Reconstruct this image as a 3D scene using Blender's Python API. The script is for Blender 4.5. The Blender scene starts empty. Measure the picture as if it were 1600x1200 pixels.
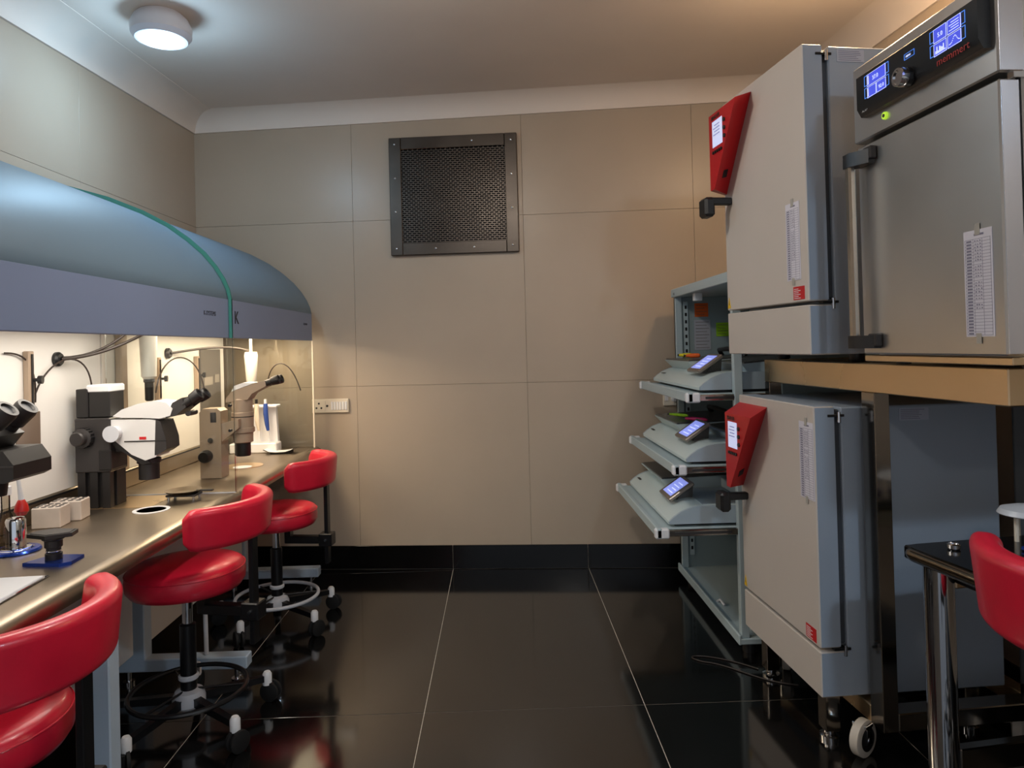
import bpy, math, random
from mathutils import Vector, Matrix
random.seed(7)
S = bpy.context.scene
COL = S.collection

# ------------------------------------------------------------------ camera
YAW, PITCH, ROLL, SHIFT_PX, F_PX, EYE = .02024, .009454, .02591, 69.49, 1088.45, 1.31
cd = bpy.data.cameras.new('camera'); cam = bpy.data.objects.new('camera', cd); COL.objects.link(cam)
cd.sensor_width = 36.0; cd.lens = 36.0 * F_PX / 1600.0; cd.shift_y = -SHIFT_PX / 1600.0
cd.clip_start = .05; cd.clip_end = 50
_f = Vector((math.sin(YAW) * math.cos(PITCH), math.cos(YAW) * math.cos(PITCH), math.sin(PITCH)))
_r0 = Vector((math.cos(YAW), -math.sin(YAW), 0)); _u0 = _r0.cross(_f)
_r = math.cos(ROLL) * _r0 - math.sin(ROLL) * _u0; _u = math.sin(ROLL) * _r0 + math.cos(ROLL) * _u0
M = Matrix((_r, _u, -_f)).transposed().to_4x4(); M.translation = (0, 0, EYE)
cam.matrix_world = M
S.camera = cam

# ------------------------------------------------------------------ world, exposure
w = bpy.data.worlds.new('world'); S.world = w; w.use_nodes = True
w.node_tree.nodes['Background'].inputs[0].default_value = (.80, .88, 1.0, 1)
w.node_tree.nodes['Background'].inputs[1].default_value = .62
S.view_settings.view_transform = 'Standard'; S.view_settings.look = 'None'
S.view_settings.gamma = 1; S.view_settings.use_curve_mapping = False
S.view_settings.exposure = 0.12
S.cycles.use_denoising = True
S.cycles.max_bounces = 8

# ------------------------------------------------------------------ lamps of the room and added fill
def area(name, loc, size, power, color, rot=(0, 0, 0), shape='DISK', size_y=None):
    l = bpy.data.lights.new(name, 'AREA'); l.shape = shape; l.size = size
    if size_y: l.size_y = size_y
    l.energy = power; l.color = color
    o = bpy.data.objects.new(name, l); COL.objects.link(o); o.location = loc; o.rotation_euler = rot
    return o
COOL = (.66, .83, 1.0); WARM = (1.0, .64, .34); NEUT = (1.0, .93, .84)
LAMPS = [  # x, y, power, colour of each ceiling downlight
    (-1.36, 2.90, 7.2, (.46, .74, 1.0)), (1.30, 2.45, 9, WARM), (-.30, 2.05, 12, NEUT), (1.28, -.30, 20, COOL), (0, -1.4, 9, NEUT)]  # neutral lamp ahead of the viewer is added to brighten incubator fronts
def ceil_z(x, y): return 2.80 + .0155 * x + .043 * (y - 4.29)
for i, (x, y, p, c) in enumerate(LAMPS):
    area('downlight_lamp', (x, y, ceil_z(x, y) - .128), .15, p * .55, c)
    l = bpy.data.lights.new('ceiling_fill', 'POINT'); l.energy = p * 1.25; l.color = c; l.shadow_soft_size = .09  # point fill added below each downlight to lift ceiling and upper walls
    o = bpy.data.objects.new('ceiling_fill', l); COL.objects.link(o); o.location = (x, y, ceil_z(x, y) - .16)
for y, ln, p, hc in ((2.10, 1.2, 5.0, (1.0, .93, .84)), (3.60, .88, 8.5, (1.0, .78, .52))):
    area('hood_lamp', (-1.32, y, 1.405), .22, p, hc, shape='RECTANGLE', size_y=ln)

# ------------------------------------------------------------------ materials
def lin(h):
    h = h.lstrip('#'); v = [int(h[i:i + 2], 16) / 255 for i in (0, 2, 4)]
    return tuple((c / 12.92 if c <= .04045 else ((c + .055) / 1.055) ** 2.4) for c in v) + (1,)
MATS = {}
def mat(name, col, rough=.5, metal=0., vary=0., scale=6., bump=0., bscale=80., stretch=None, emit=0., emit_col=None,
        trans=0., ior=1.5, coat=0., alpha=1., rvary=0.):
    if name in MATS: return MATS[name]
    m = bpy.data.materials.new(name); m.use_nodes = True
    nt = m.node_tree; b = nt.nodes['Principled BSDF']
    c = lin(col); b.inputs['Base Color'].default_value = c
    b.inputs['Roughness'].default_value = rough; b.inputs['Metallic'].default_value = metal
    b.inputs['IOR'].default_value = ior
    b.inputs['Transmission Weight'].default_value = trans; b.inputs['Coat Weight'].default_value = coat
    b.inputs['Alpha'].default_value = alpha
    if emit:
        b.inputs['Emission Color'].default_value = lin(emit_col or col); b.inputs['Emission Strength'].default_value = emit
    if vary or rvary or bump:
        tc = nt.nodes.new('ShaderNodeTexCoord'); mp = nt.nodes.new('ShaderNodeMapping')
        nt.links.new(tc.outputs['Object'], mp.inputs['Vector'])
        if stretch: mp.inputs['Scale'].default_value = stretch
        nz = nt.nodes.new('ShaderNodeTexNoise'); nz.inputs['Scale'].default_value = scale; nz.inputs['Detail'].default_value = 5
        nt.links.new(mp.outputs['Vector'], nz.inputs['Vector'])
        if vary:
            rp = nt.nodes.new('ShaderNodeValToRGB')
            rp.color_ramp.elements[0].position = .3; rp.color_ramp.elements[1].position = .7
            rp.color_ramp.elements[0].color = tuple(v * (1 - vary) for v in c[:3]) + (1,)
            rp.color_ramp.elements[1].color = tuple(min(1, v * (1 + vary)) for v in c[:3]) + (1,)
            nt.links.new(nz.outputs['Fac'], rp.inputs['Fac']); nt.links.new(rp.outputs['Color'], b.inputs['Base Color'])
        if rvary:
            mr = nt.nodes.new('ShaderNodeMapRange'); mr.inputs['To Min'].default_value = max(0, rough - rvary); mr.inputs['To Max'].default_value = rough + rvary
            mr.inputs['From Min'].default_value = .3; mr.inputs['From Max'].default_value = .7
            nt.links.new(nz.outputs['Fac'], mr.inputs['Value']); nt.links.new(mr.outputs['Result'], b.inputs['Roughness'])
        if bump:
            n2 = nt.nodes.new('ShaderNodeTexNoise'); n2.inputs['Scale'].default_value = bscale; n2.inputs['Detail'].default_value = 4
            nt.links.new(mp.outputs['Vector'], n2.inputs['Vector'])
            bp = nt.nodes.new('ShaderNodeBump'); bp.inputs['Strength'].default_value = bump; bp.inputs['Distance'].default_value = .002
            nt.links.new(n2.outputs['Fac'], bp.inputs['Height']); nt.links.new(bp.outputs['Normal'], b.inputs['Normal'])
    MATS[name] = m
    return m
def glass_mat(name, col, rough=0.):
    if name in MATS: return MATS[name]
    m = bpy.data.materials.new(name); m.use_nodes = True; nt = m.node_tree
    nt.nodes.clear(); o = nt.nodes.new('ShaderNodeOutputMaterial'); mx = nt.nodes.new('ShaderNodeMixShader')
    t = nt.nodes.new('ShaderNodeBsdfTransparent'); g = nt.nodes.new('ShaderNodeBsdfGlossy'); fr = nt.nodes.new('ShaderNodeFresnel')
    t.inputs[0].default_value = lin(col); g.inputs['Roughness'].default_value = rough; fr.inputs[0].default_value = 1.45
    nt.links.new(fr.outputs[0], mx.inputs[0]); nt.links.new(t.outputs[0], mx.inputs[1]); nt.links.new(g.outputs[0], mx.inputs[2])
    nt.links.new(mx.outputs[0], o.inputs[0]); MATS[name] = m
    return m

m_wall = mat('wall_panel', '#b3a390', .34, vary=.05, scale=1.6, bump=.05, bscale=12, ior=1.45)
m_joint = mat('joint_grout', '#93856f', .8)
m_ceil = mat('ceiling_paint', '#e2d5c9', .6, vary=.03, scale=2)
m_tile = mat('black_granite', '#0d0c0c', .10, vary=.35, scale=260, ior=1.95, rvary=.03)
m_skirt = mat('black_granite_skirting', '#0a0a0a', .16, vary=.3, scale=200)
m_grout = mat('floor_grout', '#cfc4b4', .7)
m_hood = mat('hood_lacquer', '#627889', .5, vary=.03, scale=1.5, coat=.0)
m_band = mat('hood_band', '#7d8cab', .5, vary=.03, scale=2)
m_white = mat('white_panel', '#dcdad6', .45, vary=.03, scale=3)
m_wplast = mat('white_plastic', '#e3e4e6', .35)
m_lplast = mat('light_grey_plastic', '#c9ccd2', .35)
m_steel = mat('brushed_steel', '#e6cba4', .30, 1., vary=.05, scale=3, rvary=.05)
m_counter = mat('worktop_steel', '#a09383', .36, 1., vary=.07, scale=2.5, rvary=.05)
m_door_st = mat('oven_steel', '#cfcbc6', .32, 1., vary=.03, scale=2.5, rvary=.04)
m_chrome = mat('chrome', '#d2d3d6', .07, 1.)
m_mirror = mat('polished_steel', '#9c968e', .13, 1., vary=.1, scale=4)
m_black = mat('black_plastic', '#131315', .4)
m_blackm = mat('black_metal', '#0e0f12', .32, vary=.1, scale=20)
m_rubber = mat('black_rubber', '#0b0b0c', .7)
m_dgrey = mat('dark_grey_metal', '#2f2c2c', .42, vary=.1, scale=12)
m_taupe = mat('taupe_enamel', '#a4907c', .35, vary=.04, scale=8)
m_scope_w = mat('microscope_white', '#d6d5d3', .35)
m_scope_b = mat('microscope_black', '#1b1919', .48)
m_red = mat('red_vinyl', '#cf1a36', .34, vary=.10, scale=9, bump=.12, bscale=170, coat=.15)
m_redplas = mat('red_plastic', '#b8141a', .38)
m_rubred = mat('red_rubber', '#a01510', .35)
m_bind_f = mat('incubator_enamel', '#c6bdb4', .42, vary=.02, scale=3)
m_bind_cool = mat('incubator_enamel_cool_lit', '#9ca8b6', .40, vary=.02, scale=3)  # same enamel, cool light on sides and tops painted in as blue
m_gasket = mat('gasket', '#3b3f45', .6)
m_cab = mat('cabinet_enamel', '#b2c2c6', .4, vary=.03, scale=3)
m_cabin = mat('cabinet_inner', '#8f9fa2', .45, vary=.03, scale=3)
m_dev = mat('device_shell', '#c4d2d2', .35)
m_devs = mat('device_side', '#a4b4be', .38)
m_devlid = mat('device_lid', '#4b4a48', .3)
m_frame = mat('screen_frame', '#8b8178', .3, .6)
m_paper = mat('paper', '#d6d3dc', .8, vary=.02, scale=8)
m_ink = mat('ink', '#7b788c', .8)
m_print = mat('dark_print', '#24242c', .6)
m_tape = mat('tape', '#a9a59c', .3)
m_scr = mat('lcd_white', '#c9cfea', .3, emit=.55, emit_col='#c3cbf2')
m_blue = mat('lcd_blue', '#4450d8', .3, emit=.6, emit_col='#4a58e0')
m_blue2 = mat('lcd_periwinkle', '#8c98e8', .3, emit=.65, emit_col='#8f9cf0')
m_bluel = mat('lcd_line', '#cfd6ff', .3, emit=.9, emit_col='#c8d4ff')
m_bracket = mat('panel_blue_mark', '#4f86e6', .3, emit=.6, emit_col='#4f86e6')
m_led = mat('green_led', '#a6c83a', .3, emit=.8, emit_col='#a6d03a')
m_yellow = mat('warning_yellow', '#e3b81a', .5)
m_stred = mat('sticker_red', '#c41c22', .45)
m_orange = mat('note_orange', '#e2621c', .7)
m_green = mat('note_green', '#9fd420', .7)
m_pink = mat('pink_plastic', '#c01660', .4)
m_ylw = mat('yellow_plastic', '#e6da2a', .4)
m_teal = mat('glass_edge', '#4e9c90', .2, ior=1.5)
m_glass = glass_mat('clear_glass', '#fafcfb')
m_cyl = mat('frosted_plastic', '#e9e6e0', .35)
m_bluen = mat('blue_anodised', '#1f3f9e', .22, .7)
m_lamp = mat('lamp_diffuser', '#ffffff', .5, emit=3.2, emit_col='#f3fbff')
m_tube = mat('hood_diffuser', '#fff4e2', .5, emit=2.2, emit_col='#fff0da')
m_ring = mat('lamp_ring', '#b9b7bd', .3)
m_socket = mat('ivory_plastic', '#dcd2c0', .35)
m_desk = mat('desk_frame_enamel', '#b6c8d8', .35)
m_vent = mat('vent_steel', '#544d47', .36, 1., vary=.1, scale=5, rvary=.06)
m_vdark = mat('vent_dark', '#191716', .9)
m_wheel = mat('nylon_wheel', '#c8bfb2', .45, vary=.08, scale=15)
m_cable = mat('cable', '#2c211b', .5)
m_bronze = mat('bronze_dish', '#6d5a43', .3, .9)
m_water = mat('water', '#0c0c0c', .02, ior=1.33)
m_ttop = mat('black_table_top', '#0b0c0f', .12)
m_skin = mat('beige_block', '#b5aaa0', .5, vary=.05, scale=30)

# ------------------------------------------------------------------ mesh builder
class MB:
    def __init__(s): s.v = []; s.f = []
    def _add(s, vs, fs):
        k = len(s.v); s.v += [tuple(v) for v in vs]; s.f += [tuple(i + k for i in f) for f in fs]; return s
    def box(s, x0, x1, y0, y1, z0, z1, b=0.):
        x0, x1 = sorted((x0, x1)); y0, y1 = sorted((y0, y1)); z0, z1 = sorted((z0, z1))
        b = min(b, .45 * min(x1 - x0, y1 - y0, z1 - z0))
        if b <= 0:
            return s._add([(x, y, z) for x in (x0, x1) for y in (y0, y1) for z in (z0, z1)],
                          [(0, 1, 3, 2), (4, 6, 7, 5), (0, 4, 5, 1), (2, 3, 7, 6), (0, 2, 6, 4), (1, 5, 7, 3)])
        vs = []; idx = {}
        P = ((x0, x1), (y0, y1), (z0, z1))
        for cx in (0, 1):
            for cy in (0, 1):
                for cz in (0, 1):
                    c = (cx, cy, cz)
                    for ax in range(3):
                        p = [P[a][c[a]] + (0 if a == ax else (b if c[a] == 0 else -b)) for a in range(3)]
                        idx[(c, ax)] = len(vs); vs.append(p)
        fs = []
        for ax in range(3):
            o = [a for a in range(3) if a != ax]
            for sd in (0, 1):
                q = []
                for (i, j) in ((0, 0), (1, 0), (1, 1), (0, 1)):
                    c = [0, 0, 0]; c[ax] = sd; c[o[0]] = i; c[o[1]] = j; q.append(idx[(tuple(c), ax)])
                if (sd == 0) == (ax != 1): q = q[::-1]
                fs.append(tuple(q))
        for ax in range(3):  # edges along ax
            o = [a for a in range(3) if a != ax]
            for i in (0, 1):
                for j in (0, 1):
                    c0 = [0, 0, 0]; c0[o[0]] = i; c0[o[1]] = j; c1 = list(c0); c1[ax] = 1
                    q = [idx[(tuple(c0), o[0])], idx[(tuple(c0), o[1])], idx[(tuple(c1), o[1])], idx[(tuple(c1), o[0])]]
                    fs.append(tuple(q))
        for cx in (0, 1):
            for cy in (0, 1):
                for cz in (0, 1):
                    c = (cx, cy, cz); fs.append((idx[(c, 0)], idx[(c, 1)], idx[(c, 2)]))
        return s._add(vs, fs)
    def prism(s, poly, axis, t0, t1):
        n = len(poly)
        def P(a, b, t): return {'x': (t, a, b), 'y': (a, t, b), 'z': (a, b, t)}[axis]
        vs = [P(a, b, t0) for a, b in poly] + [P(a, b, t1) for a, b in poly]
        fs = [tuple(range(n)), tuple(range(2 * n - 1, n - 1, -1))] + [(i, (i + 1) % n, n + (i + 1) % n, n + i) for i in range(n)]
        return s._add(vs, fs)
    def loft(s, rings, cap=True, closed=False):
        n = len(rings[0]); vs = [p for r in rings for p in r]; fs = []
        m = len(rings)
        for k in range(m if closed else m - 1):
            a = k * n; b = ((k + 1) % m) * n
            fs += [(a + i, a + (i + 1) % n, b + (i + 1) % n, b + i) for i in range(n)]
        if cap and not closed: fs += [tuple(range(n))[::-1], tuple((m - 1) * n + i for i in range(n))]
        return s._add(vs, fs)
    def strip(s, rings):  # open cross-section
        n = len(rings[0]); vs = [p for r in rings for p in r]; fs = []
        for k in range(len(rings) - 1):
            fs += [(k * n + i, k * n + i + 1, (k + 1) * n + i + 1, (k + 1) * n + i) for i in range(n - 1)]
        return s._add(vs, fs)
    def cyl(s, p0, p1, r, r1=None, n=20):
        return s.turn(((0., r), (1., r if r1 is None else r1)), p0, p1, n)
    def turn(s, prof, p0, p1, n=24):
        p0 = Vector(p0); p1 = Vector(p1); d = p1 - p0; z = d.normalized()
        a = Vector((1, 0, 0)) if abs(z.x) < .9 else Vector((0, 1, 0))
        x = z.cross(a).normalized(); y = z.cross(x)
        rings = [[p0 + d * t + (x * math.cos(2 * math.pi * i / n) + y * math.sin(2 * math.pi * i / n)) * max(r, 1e-5) for i in range(n)] for t, r in prof]
        return s.loft(rings)
    def lathe(s, prof, c=(0, 0, 0), n=32):  # (r, z)
        c = Vector(c)
        return s.loft([[c + Vector((max(r, 1e-5) * math.cos(2 * math.pi * i / n), max(r, 1e-5) * math.sin(2 * math.pi * i / n), z)) for i in range(n)] for r, z in prof])
    def tube(s, pts, r, n=8, closed=False):
        pts = [Vector(p) for p in pts]; m = len(pts); rings = []; up = None
        for k in range(m):
            if closed: t = pts[(k + 1) % m] - pts[k - 1]
            else: t = pts[min(k + 1, m - 1)] - pts[max(k - 1, 0)]
            t.normalize()
            if up is None:
                up = Vector((0, 0, 1)) if abs(t.z) < .9 else Vector((1, 0, 0))
            x = t.cross(up).normalized(); y = x.cross(t).normalized(); up = y
            rr = r[k] if isinstance(r, (list, tuple)) else r
            rings.append([pts[k] + (x * math.cos(2 * math.pi * i / n) + y * math.sin(2 * math.pi * i / n)) * rr for i in range(n)])
        return s.loft(rings, closed=closed)
    def xf(s, mt, start=0):
        for i in range(start, len(s.v)): s.v[i] = tuple(mt @ Vector(s.v[i]))
        return s
    def mesh(s, name, ang=35):
        me = bpy.data.meshes.new(name); me.from_pydata(s.v, [], s.f); me.validate(); me.update()
        import bmesh
        bm = bmesh.new(); bm.from_mesh(me); bmesh.ops.recalc_face_normals(bm, faces=bm.faces); bm.to_mesh(me); bm.free()
        if ang:
            me.shade_smooth(); me.set_sharp_from_angle(angle=math.radians(ang))
        return me
    def build(s, name, m, parent=None, ang=35):
        me = s.mesh(name, ang); me.materials.append(m)
        o = bpy.data.objects.new(name, me); COL.objects.link(o)
        if parent is not None: o.parent = parent
        return o
def bez(p0, p1, p2, p3, n=14):
    p0, p1, p2, p3 = map(Vector, (p0, p1, p2, p3))
    return [((1 - t) ** 3) * p0 + 3 * ((1 - t) ** 2) * t * p1 + 3 * (1 - t) * t * t * p2 + (t ** 3) * p3 for t in (i / n for i in range(n + 1))]
def tag(o, label, cat, group=None):
    o['label'] = label; o['category'] = cat
    if group: o['group'] = group
    return o
def struct(o): o['kind'] = 'structure'; return o
def empty(name, loc=(0, 0, 0), rz=0.):
    o = bpy.data.objects.new(name, None); COL.objects.link(o); o.location = loc; o.rotation_euler = (0, 0, rz); o.empty_display_size = .05
    return o
def thing(name, label, cat, loc=(0, 0, 0), rz=0., group=None): return tag(empty(name, loc, rz), label, cat, group)
def part_copy(o, parent, loc=(0, 0, 0), rz=0.):
    c = o.copy(); COL.objects.link(c); c.parent = parent; c.location = loc; c.rotation_euler = (0, 0, rz)
    for ch in o.children:
        g = ch.copy(); COL.objects.link(g); g.parent = c
    return c
def text(name, s, size, m, parent, pos, right, up, ext=.0004, align='LEFT', sx=1.):
    cu = bpy.data.curves.new(name, 'FONT'); cu.body = s; cu.size = size; cu.extrude = ext; cu.align_x = align; cu.resolution_u = 2
    t = bpy.data.objects.new(name, cu); COL.objects.link(t); bpy.context.view_layer.update()
    me = bpy.data.meshes.new_from_object(t.evaluated_get(bpy.context.evaluated_depsgraph_get()))
    bpy.data.objects.remove(t); bpy.data.curves.remove(cu)
    R = Vector(right).normalized(); U = Vector(up).normalized(); N = R.cross(U)
    mt = Matrix((R * sx, U, N)).transposed().to_4x4(); mt.translation = Vector(pos)
    me.transform(mt); me.name = name; me.materials.clear(); me.materials.append(m)
    o = bpy.data.objects.new(name, me); COL.objects.link(o)
    if parent is not None: o.parent = parent
    return o

# ================================================================== ROOM
XL, XR, YB = -1.827, 1.80, -2.2
PHI = .08739; YW = 4.129
wall_rz = -PHI
# --- floor of large black tiles
fl = struct(MB().box(XL, XR, YB, 4.31, -.05, -.0015).build('floor', m_grout))
xs = [-.299 + .7965 * k for k in range(-3, 4)]; ys = [2.525 + 1.595 * k for k in range(-4, 3)]
G = .0012
for i in range(len(xs) - 1):
    for j in range(len(ys) - 1):
        x0, x1 = max(xs[i] + G, XL), min(xs[i + 1] - G, XR); y0, y1 = max(ys[j] + G, YB), min(ys[j + 1] - G, 4.30)
        if x1 - x0 > .02 and y1 - y0 > .02: MB().box(x0, x1, y0, y1, -.012, 0, .0008).build('floor_tile', m_tile, fl)
# --- back wall, turned a little to the room
wb = struct(MB().box(-1.95, 1.95, .012, .10, 0, 3.0).build('wall_back', m_joint)); wb.location = (0, YW, 0); wb.rotation_euler = (0, 0, wall_rz)
cx = [-1.95, -.857, .168, 1.163, 1.95]; rz_ = [.0, 1.093, 2.085, 3.0]
for i in range(4):
    for j in range(3):
        MB().box(cx[i] + .0007, cx[i + 1] - .0007, 0, .014, rz_[j] + .0007, rz_[j + 1] - .0007, .0005).build('panel', m_wall, wb)
bb = struct(MB().box(-1.84, 1.80, -.006, 0, 0, .138).build('baseboard_back', m_grout)); bb.location = (0, YW, 0); bb.rotation_euler = (0, 0, wall_rz)
sk = [-1.84] + [x for x in xs if -1.8 < x < 1.75] + [1.80]
for a, b in zip(sk[:-1], sk[1:]): MB().box(a + G, b - G, -.014, -.003, .003, .14, .001).build('skirting_tile', m_skirt, bb)
# --- side walls; end behind the camera left open so world light fills in
def side_wall(name, X, sgn, bname):
    o = struct(MB().box(X + sgn * .012, X + sgn * .1, YB, 4.4, 0, 3.0).build(name, m_joint))
    yy = [YB, -.89, .11, 1.11, 2.11, 3.11, 4.4]
    for i in range(6):
        for j in range(3):
            MB().box(X, X + sgn * .014, yy[i] + .0007, yy[i + 1] - .0007, rz_[j] + .0007, rz_[j + 1] - .0007, .0005).build('panel', m_wall, o)
    b = struct(MB().box(X, X - sgn * .004, YB, 4.3, 0, .138).build(bname, m_grout))
    yj = [YB] + [y for y in ys if YB + .1 < y < 4.2] + [4.28]
    for a, c in zip(yj[:-1], yj[1:]): MB().box(X - sgn * .003, X - sgn * .014, a + G, c - G, .003, .14, .001).build('skirting_tile', m_skirt, b)
side_wall('wall_left', XL, -1, 'baseboard_left'); side_wall('wall_right', XR, 1, 'baseboard_right')
# --- ceiling and its coves
def cz(x, y, d=0.): return (x, y, ceil_z(x, y) + d)
mb = MB(); x0, x1, y0, y1 = -1.95, 1.95, YB - .1, 4.45
mb._add([cz(x0, y0), cz(x1, y0), cz(x1, y1), cz(x0, y1), cz(x0, y0, .15), cz(x1, y0, .15), cz(x1, y1, .15), cz(x0, y1, .15)],
        [(0, 1, 2, 3), (7, 6, 5, 4), (0, 4, 5, 1), (1, 5, 6, 2), (2, 6, 7, 3), (3, 7, 4, 0)])
struct(mb.build('ceiling', m_ceil))
def cove(name, a, b, inward, drop=.115):
    inward = Vector(inward); rings = []
    for p in (a, b):
        r = []
        for k in range(9):
            t = k / 8 * math.pi / 2
            off = .14 * (1 - math.cos(t)); dz = -drop * (1 - math.sin(t))
            q = Vector((p[0], p[1], 0)) + inward * (.012 + off)
            r.append((q.x, q.y, ceil_z(p[0], p[1]) + dz))
        q = Vector((p[0], p[1], 0)); r.append((q.x + inward.x * .152, q.y + inward.y * .152, ceil_z(p[0], p[1]) + .03))
        r.append((q.x, q.y, ceil_z(p[0], p[1]) + .03)); r.append((q.x, q.y, ceil_z(p[0], p[1]) - drop))
        rings.append(r)
    return struct(MB().loft(rings).build(name, m_ceil))
yw = lambda x: YW - x * math.tan(PHI)
cove('trim_1', (XL, yw(XL)), (XR, yw(XR)), (-math.sin(PHI), -math.cos(PHI), 0))
cove('trim_2', (XL, YB), (XL, yw(XL)), (1, 0, 0))
cove('trim_3', (XR, YB), (XR, yw(XR)), (-1, 0, 0))

# --- ceiling downlights
lamp_lab = ['round white ceiling lamp glowing above the curved hood', 'round ceiling lamp over the steel-fronted oven',
            'added round ceiling lamp above the frame to brighten incubator fronts', 'round ceiling lamp behind the viewer over the table side', 'round ceiling lamp at the rear of the room']
for i, (x, y, p, c) in enumerate(LAMPS):
    z = ceil_z(x, y)
    t = thing('ceiling_lamp', lamp_lab[i], 'lamp', (x, y, z), 0, 'ceiling downlights')
    MB().lathe([(.085, .0), (.105, -.02), (.118, -.05), (.116, -.085), (.10, -.105), (.088, -.108), (.088, -.100), (.02, -.100)], n=40).build('lamp_housing', m_ring, t)
    MB().lathe([(0., -.104), (.06, -.107), (.084, -.104), (.084, -.100), (0., -.100)], n=40).build('diffuser', m_lamp, t)

# --- air vent in the back wall
v = thing('air_vent', 'square steel air vent with perforated grille on back wall', 'vent', (0, YW, 0), wall_rz)
VX0, VX1, VZ0, VZ1, B = -.622, .142, 1.866, 2.568, .072
MB().box(VX0 + .01, VX1 - .01, -.004, -.001, VZ0 + .01, VZ1 - .01).build('backing', m_vdark, v)
mb = MB()
mb.box(VX0, VX0 + B, -.03, -.001, VZ0, VZ1, .003).box(VX1 - B, VX1, -.03, -.001, VZ0, VZ1, .003)
mb.box(VX0 + B, VX1 - B, -.03, -.001, VZ0, VZ0 + B, .003).box(VX0 + B, VX1 - B, -.03, -.001, VZ1 - B, VZ1, .003)
mb.build('frame', m_vent, v)
mb = MB(); nx, nz = 22, 46; ax, bx_ = VX0 + B, VX1 - B; az, bz = VZ0 + B, VZ1 - B; pw = (bx_ - ax) / nx; ph = (bz - az) / nz
for j in range(nz):
    z0 = az + j * ph; z1 = z0 + ph
    mb.box(ax, bx_, -.0235, -.022, z0, z0 + ph * .36)
    off = .5 * pw if j % 2 else 0
    for i in range(nx + 1):
        c = ax + i * pw + off
        a, b = max(ax, c - pw * .11), min(bx_, c + pw * .11)
        if b > a: mb.box(a, b, -.0235, -.022, z0 + ph * .36, z1)
g = mb.build('perforated_grille', m_vent, v, 0); g['kind'] = 'stuff'
scr = MB().turn(((0, .006), (.6, .006), (1, .003)), (0, 0, 0), (0, -.004, 0), 10).mesh('screw'); scr.materials.append(m_chrome)
for (sx_, sz_) in [(VX0 + .035, VZ0 + .04), (VX0 + .035, VZ0 + .26), (VX0 + .035, VZ0 + .46), (VX0 + .035, VZ1 - .04), (VX1 - .035, VZ0 + .04), (VX1 - .035, VZ0 + .26), (VX1 - .035, VZ0 + .46), (VX1 - .035, VZ1 - .04), (VX0 + .27, VZ0 + .035), (VX0 + .5, VZ0 + .035), (VX0 + .5, VZ1 - .035)]:
    o = bpy.data.objects.new('screw', scr); COL.objects.link(o); o.parent = v; o.location = (sx_, -.03, sz_)

# --- switch socket on the back wall
t = thing('switch_socket', 'ivory wall plate with socket and switches beside the worktop', 'socket', (0, YW, 0), wall_rz)
MB().box(-1.132, -.905, -.018, -.0005, .938, 1.022, .004).build('plate', m_socket, t)
MB().box(-1.115, -1.045, -.021, -.017, .95, 1.01, .002).build('socket_face', m_socket, t)
for (dx, dz) in ((-1.085, .995), (-1.10, .968), (-1.07, .968)): MB().cyl((dx, -.0225, dz), (dx, -.019, dz), .006, n=10).build('socket_hole', m_black, t)
MB().cyl((-1.035, -.0225, .98), (-1.035, -.016, .98), .007, n=10).build('indicator', m_dgrey, t)
for k in range(6): MB().box(-1.012 + k * .017, -.999 + k * .017, -.023, -.017, .955, 1.005, .002).build('switch', m_wplast, t)

# ================================================================== WORKSTATIONS (left)
HX = -1.08; CT = .75   # hood / worktop front, worktop height
PROF = [(-1.08, 1.372), (-1.08, 1.528), (-1.088, 1.565), (-1.105, 1.605), (-1.135, 1.655), (-1.18, 1.71), (-1.24, 1.765), (-1.32, 1.825), (-1.42, 1.88), (-1.55, 1.935), (-1.70, 1.98), (-1.824, 2.012)]
def hood(name, label, y0, y1):
    t = thing(name, label, 'hood', (0, y0, 0), 0, 'laminar flow hoods')
    L = y1 - y0
    sh = PROF[1:]; inner = [(x - .012, z - .018) for x, z in sh[:-1]] + [(-1.824, 1.99)]
    MB().loft([[(x, y, z) for x, z in sh + inner[::-1]] for y in (0, L)]).build('curved_cover', m_hood, t, 50)
    MB().box(-1.10, -1.08, 0, L, 1.372, 1.528, .002).build('front_band', m_band, t)
    MB().box(-1.60, -1.10, .0, L, 1.425, 1.45).build('underside', m_white, t)
    MB().box(-1.45, -1.19, .06, L - .06, 1.412, 1.426, .004).build('light_diffuser', m_tube, t)
    MB().box(-1.824, -1.594, 0, L, .83, 1.425).build('rear_panel', m_white, t)
    MB().prism([(x, z) for x, z in sh] + [(-1.824, 1.45), (-1.10, 1.45)], 'y', L - .008, L).build('end_panel', m_hood, t)
    return t
h1 = hood('laminar_hood', 'pale blue curved hood over the near half of the worktop', 1.30, 2.822)
h2 = hood('laminar_hood', 'pale blue curved hood marked with a dark K beside back wall', 2.834, 4.075)
text('lettering', 'K-SYSTEMS', .024, m_print, h1, (-1.0796, 2.585 - 1.30, 1.455), (0, 1, 0), (0, 0, 1), sx=.95)
text('logo_letter', 'K', .075, m_print, h2, (-1.0792, 2.882 - 2.834, 1.432), (0, 1, 0), (0, 0, 1), ext=.001)
text('lettering', 'K-SYSTEMS', .016, m_print, h2, (-1.0796, 3.90 - 2.834, 1.458), (0, 1, 0), (0, 0, 1))
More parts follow.
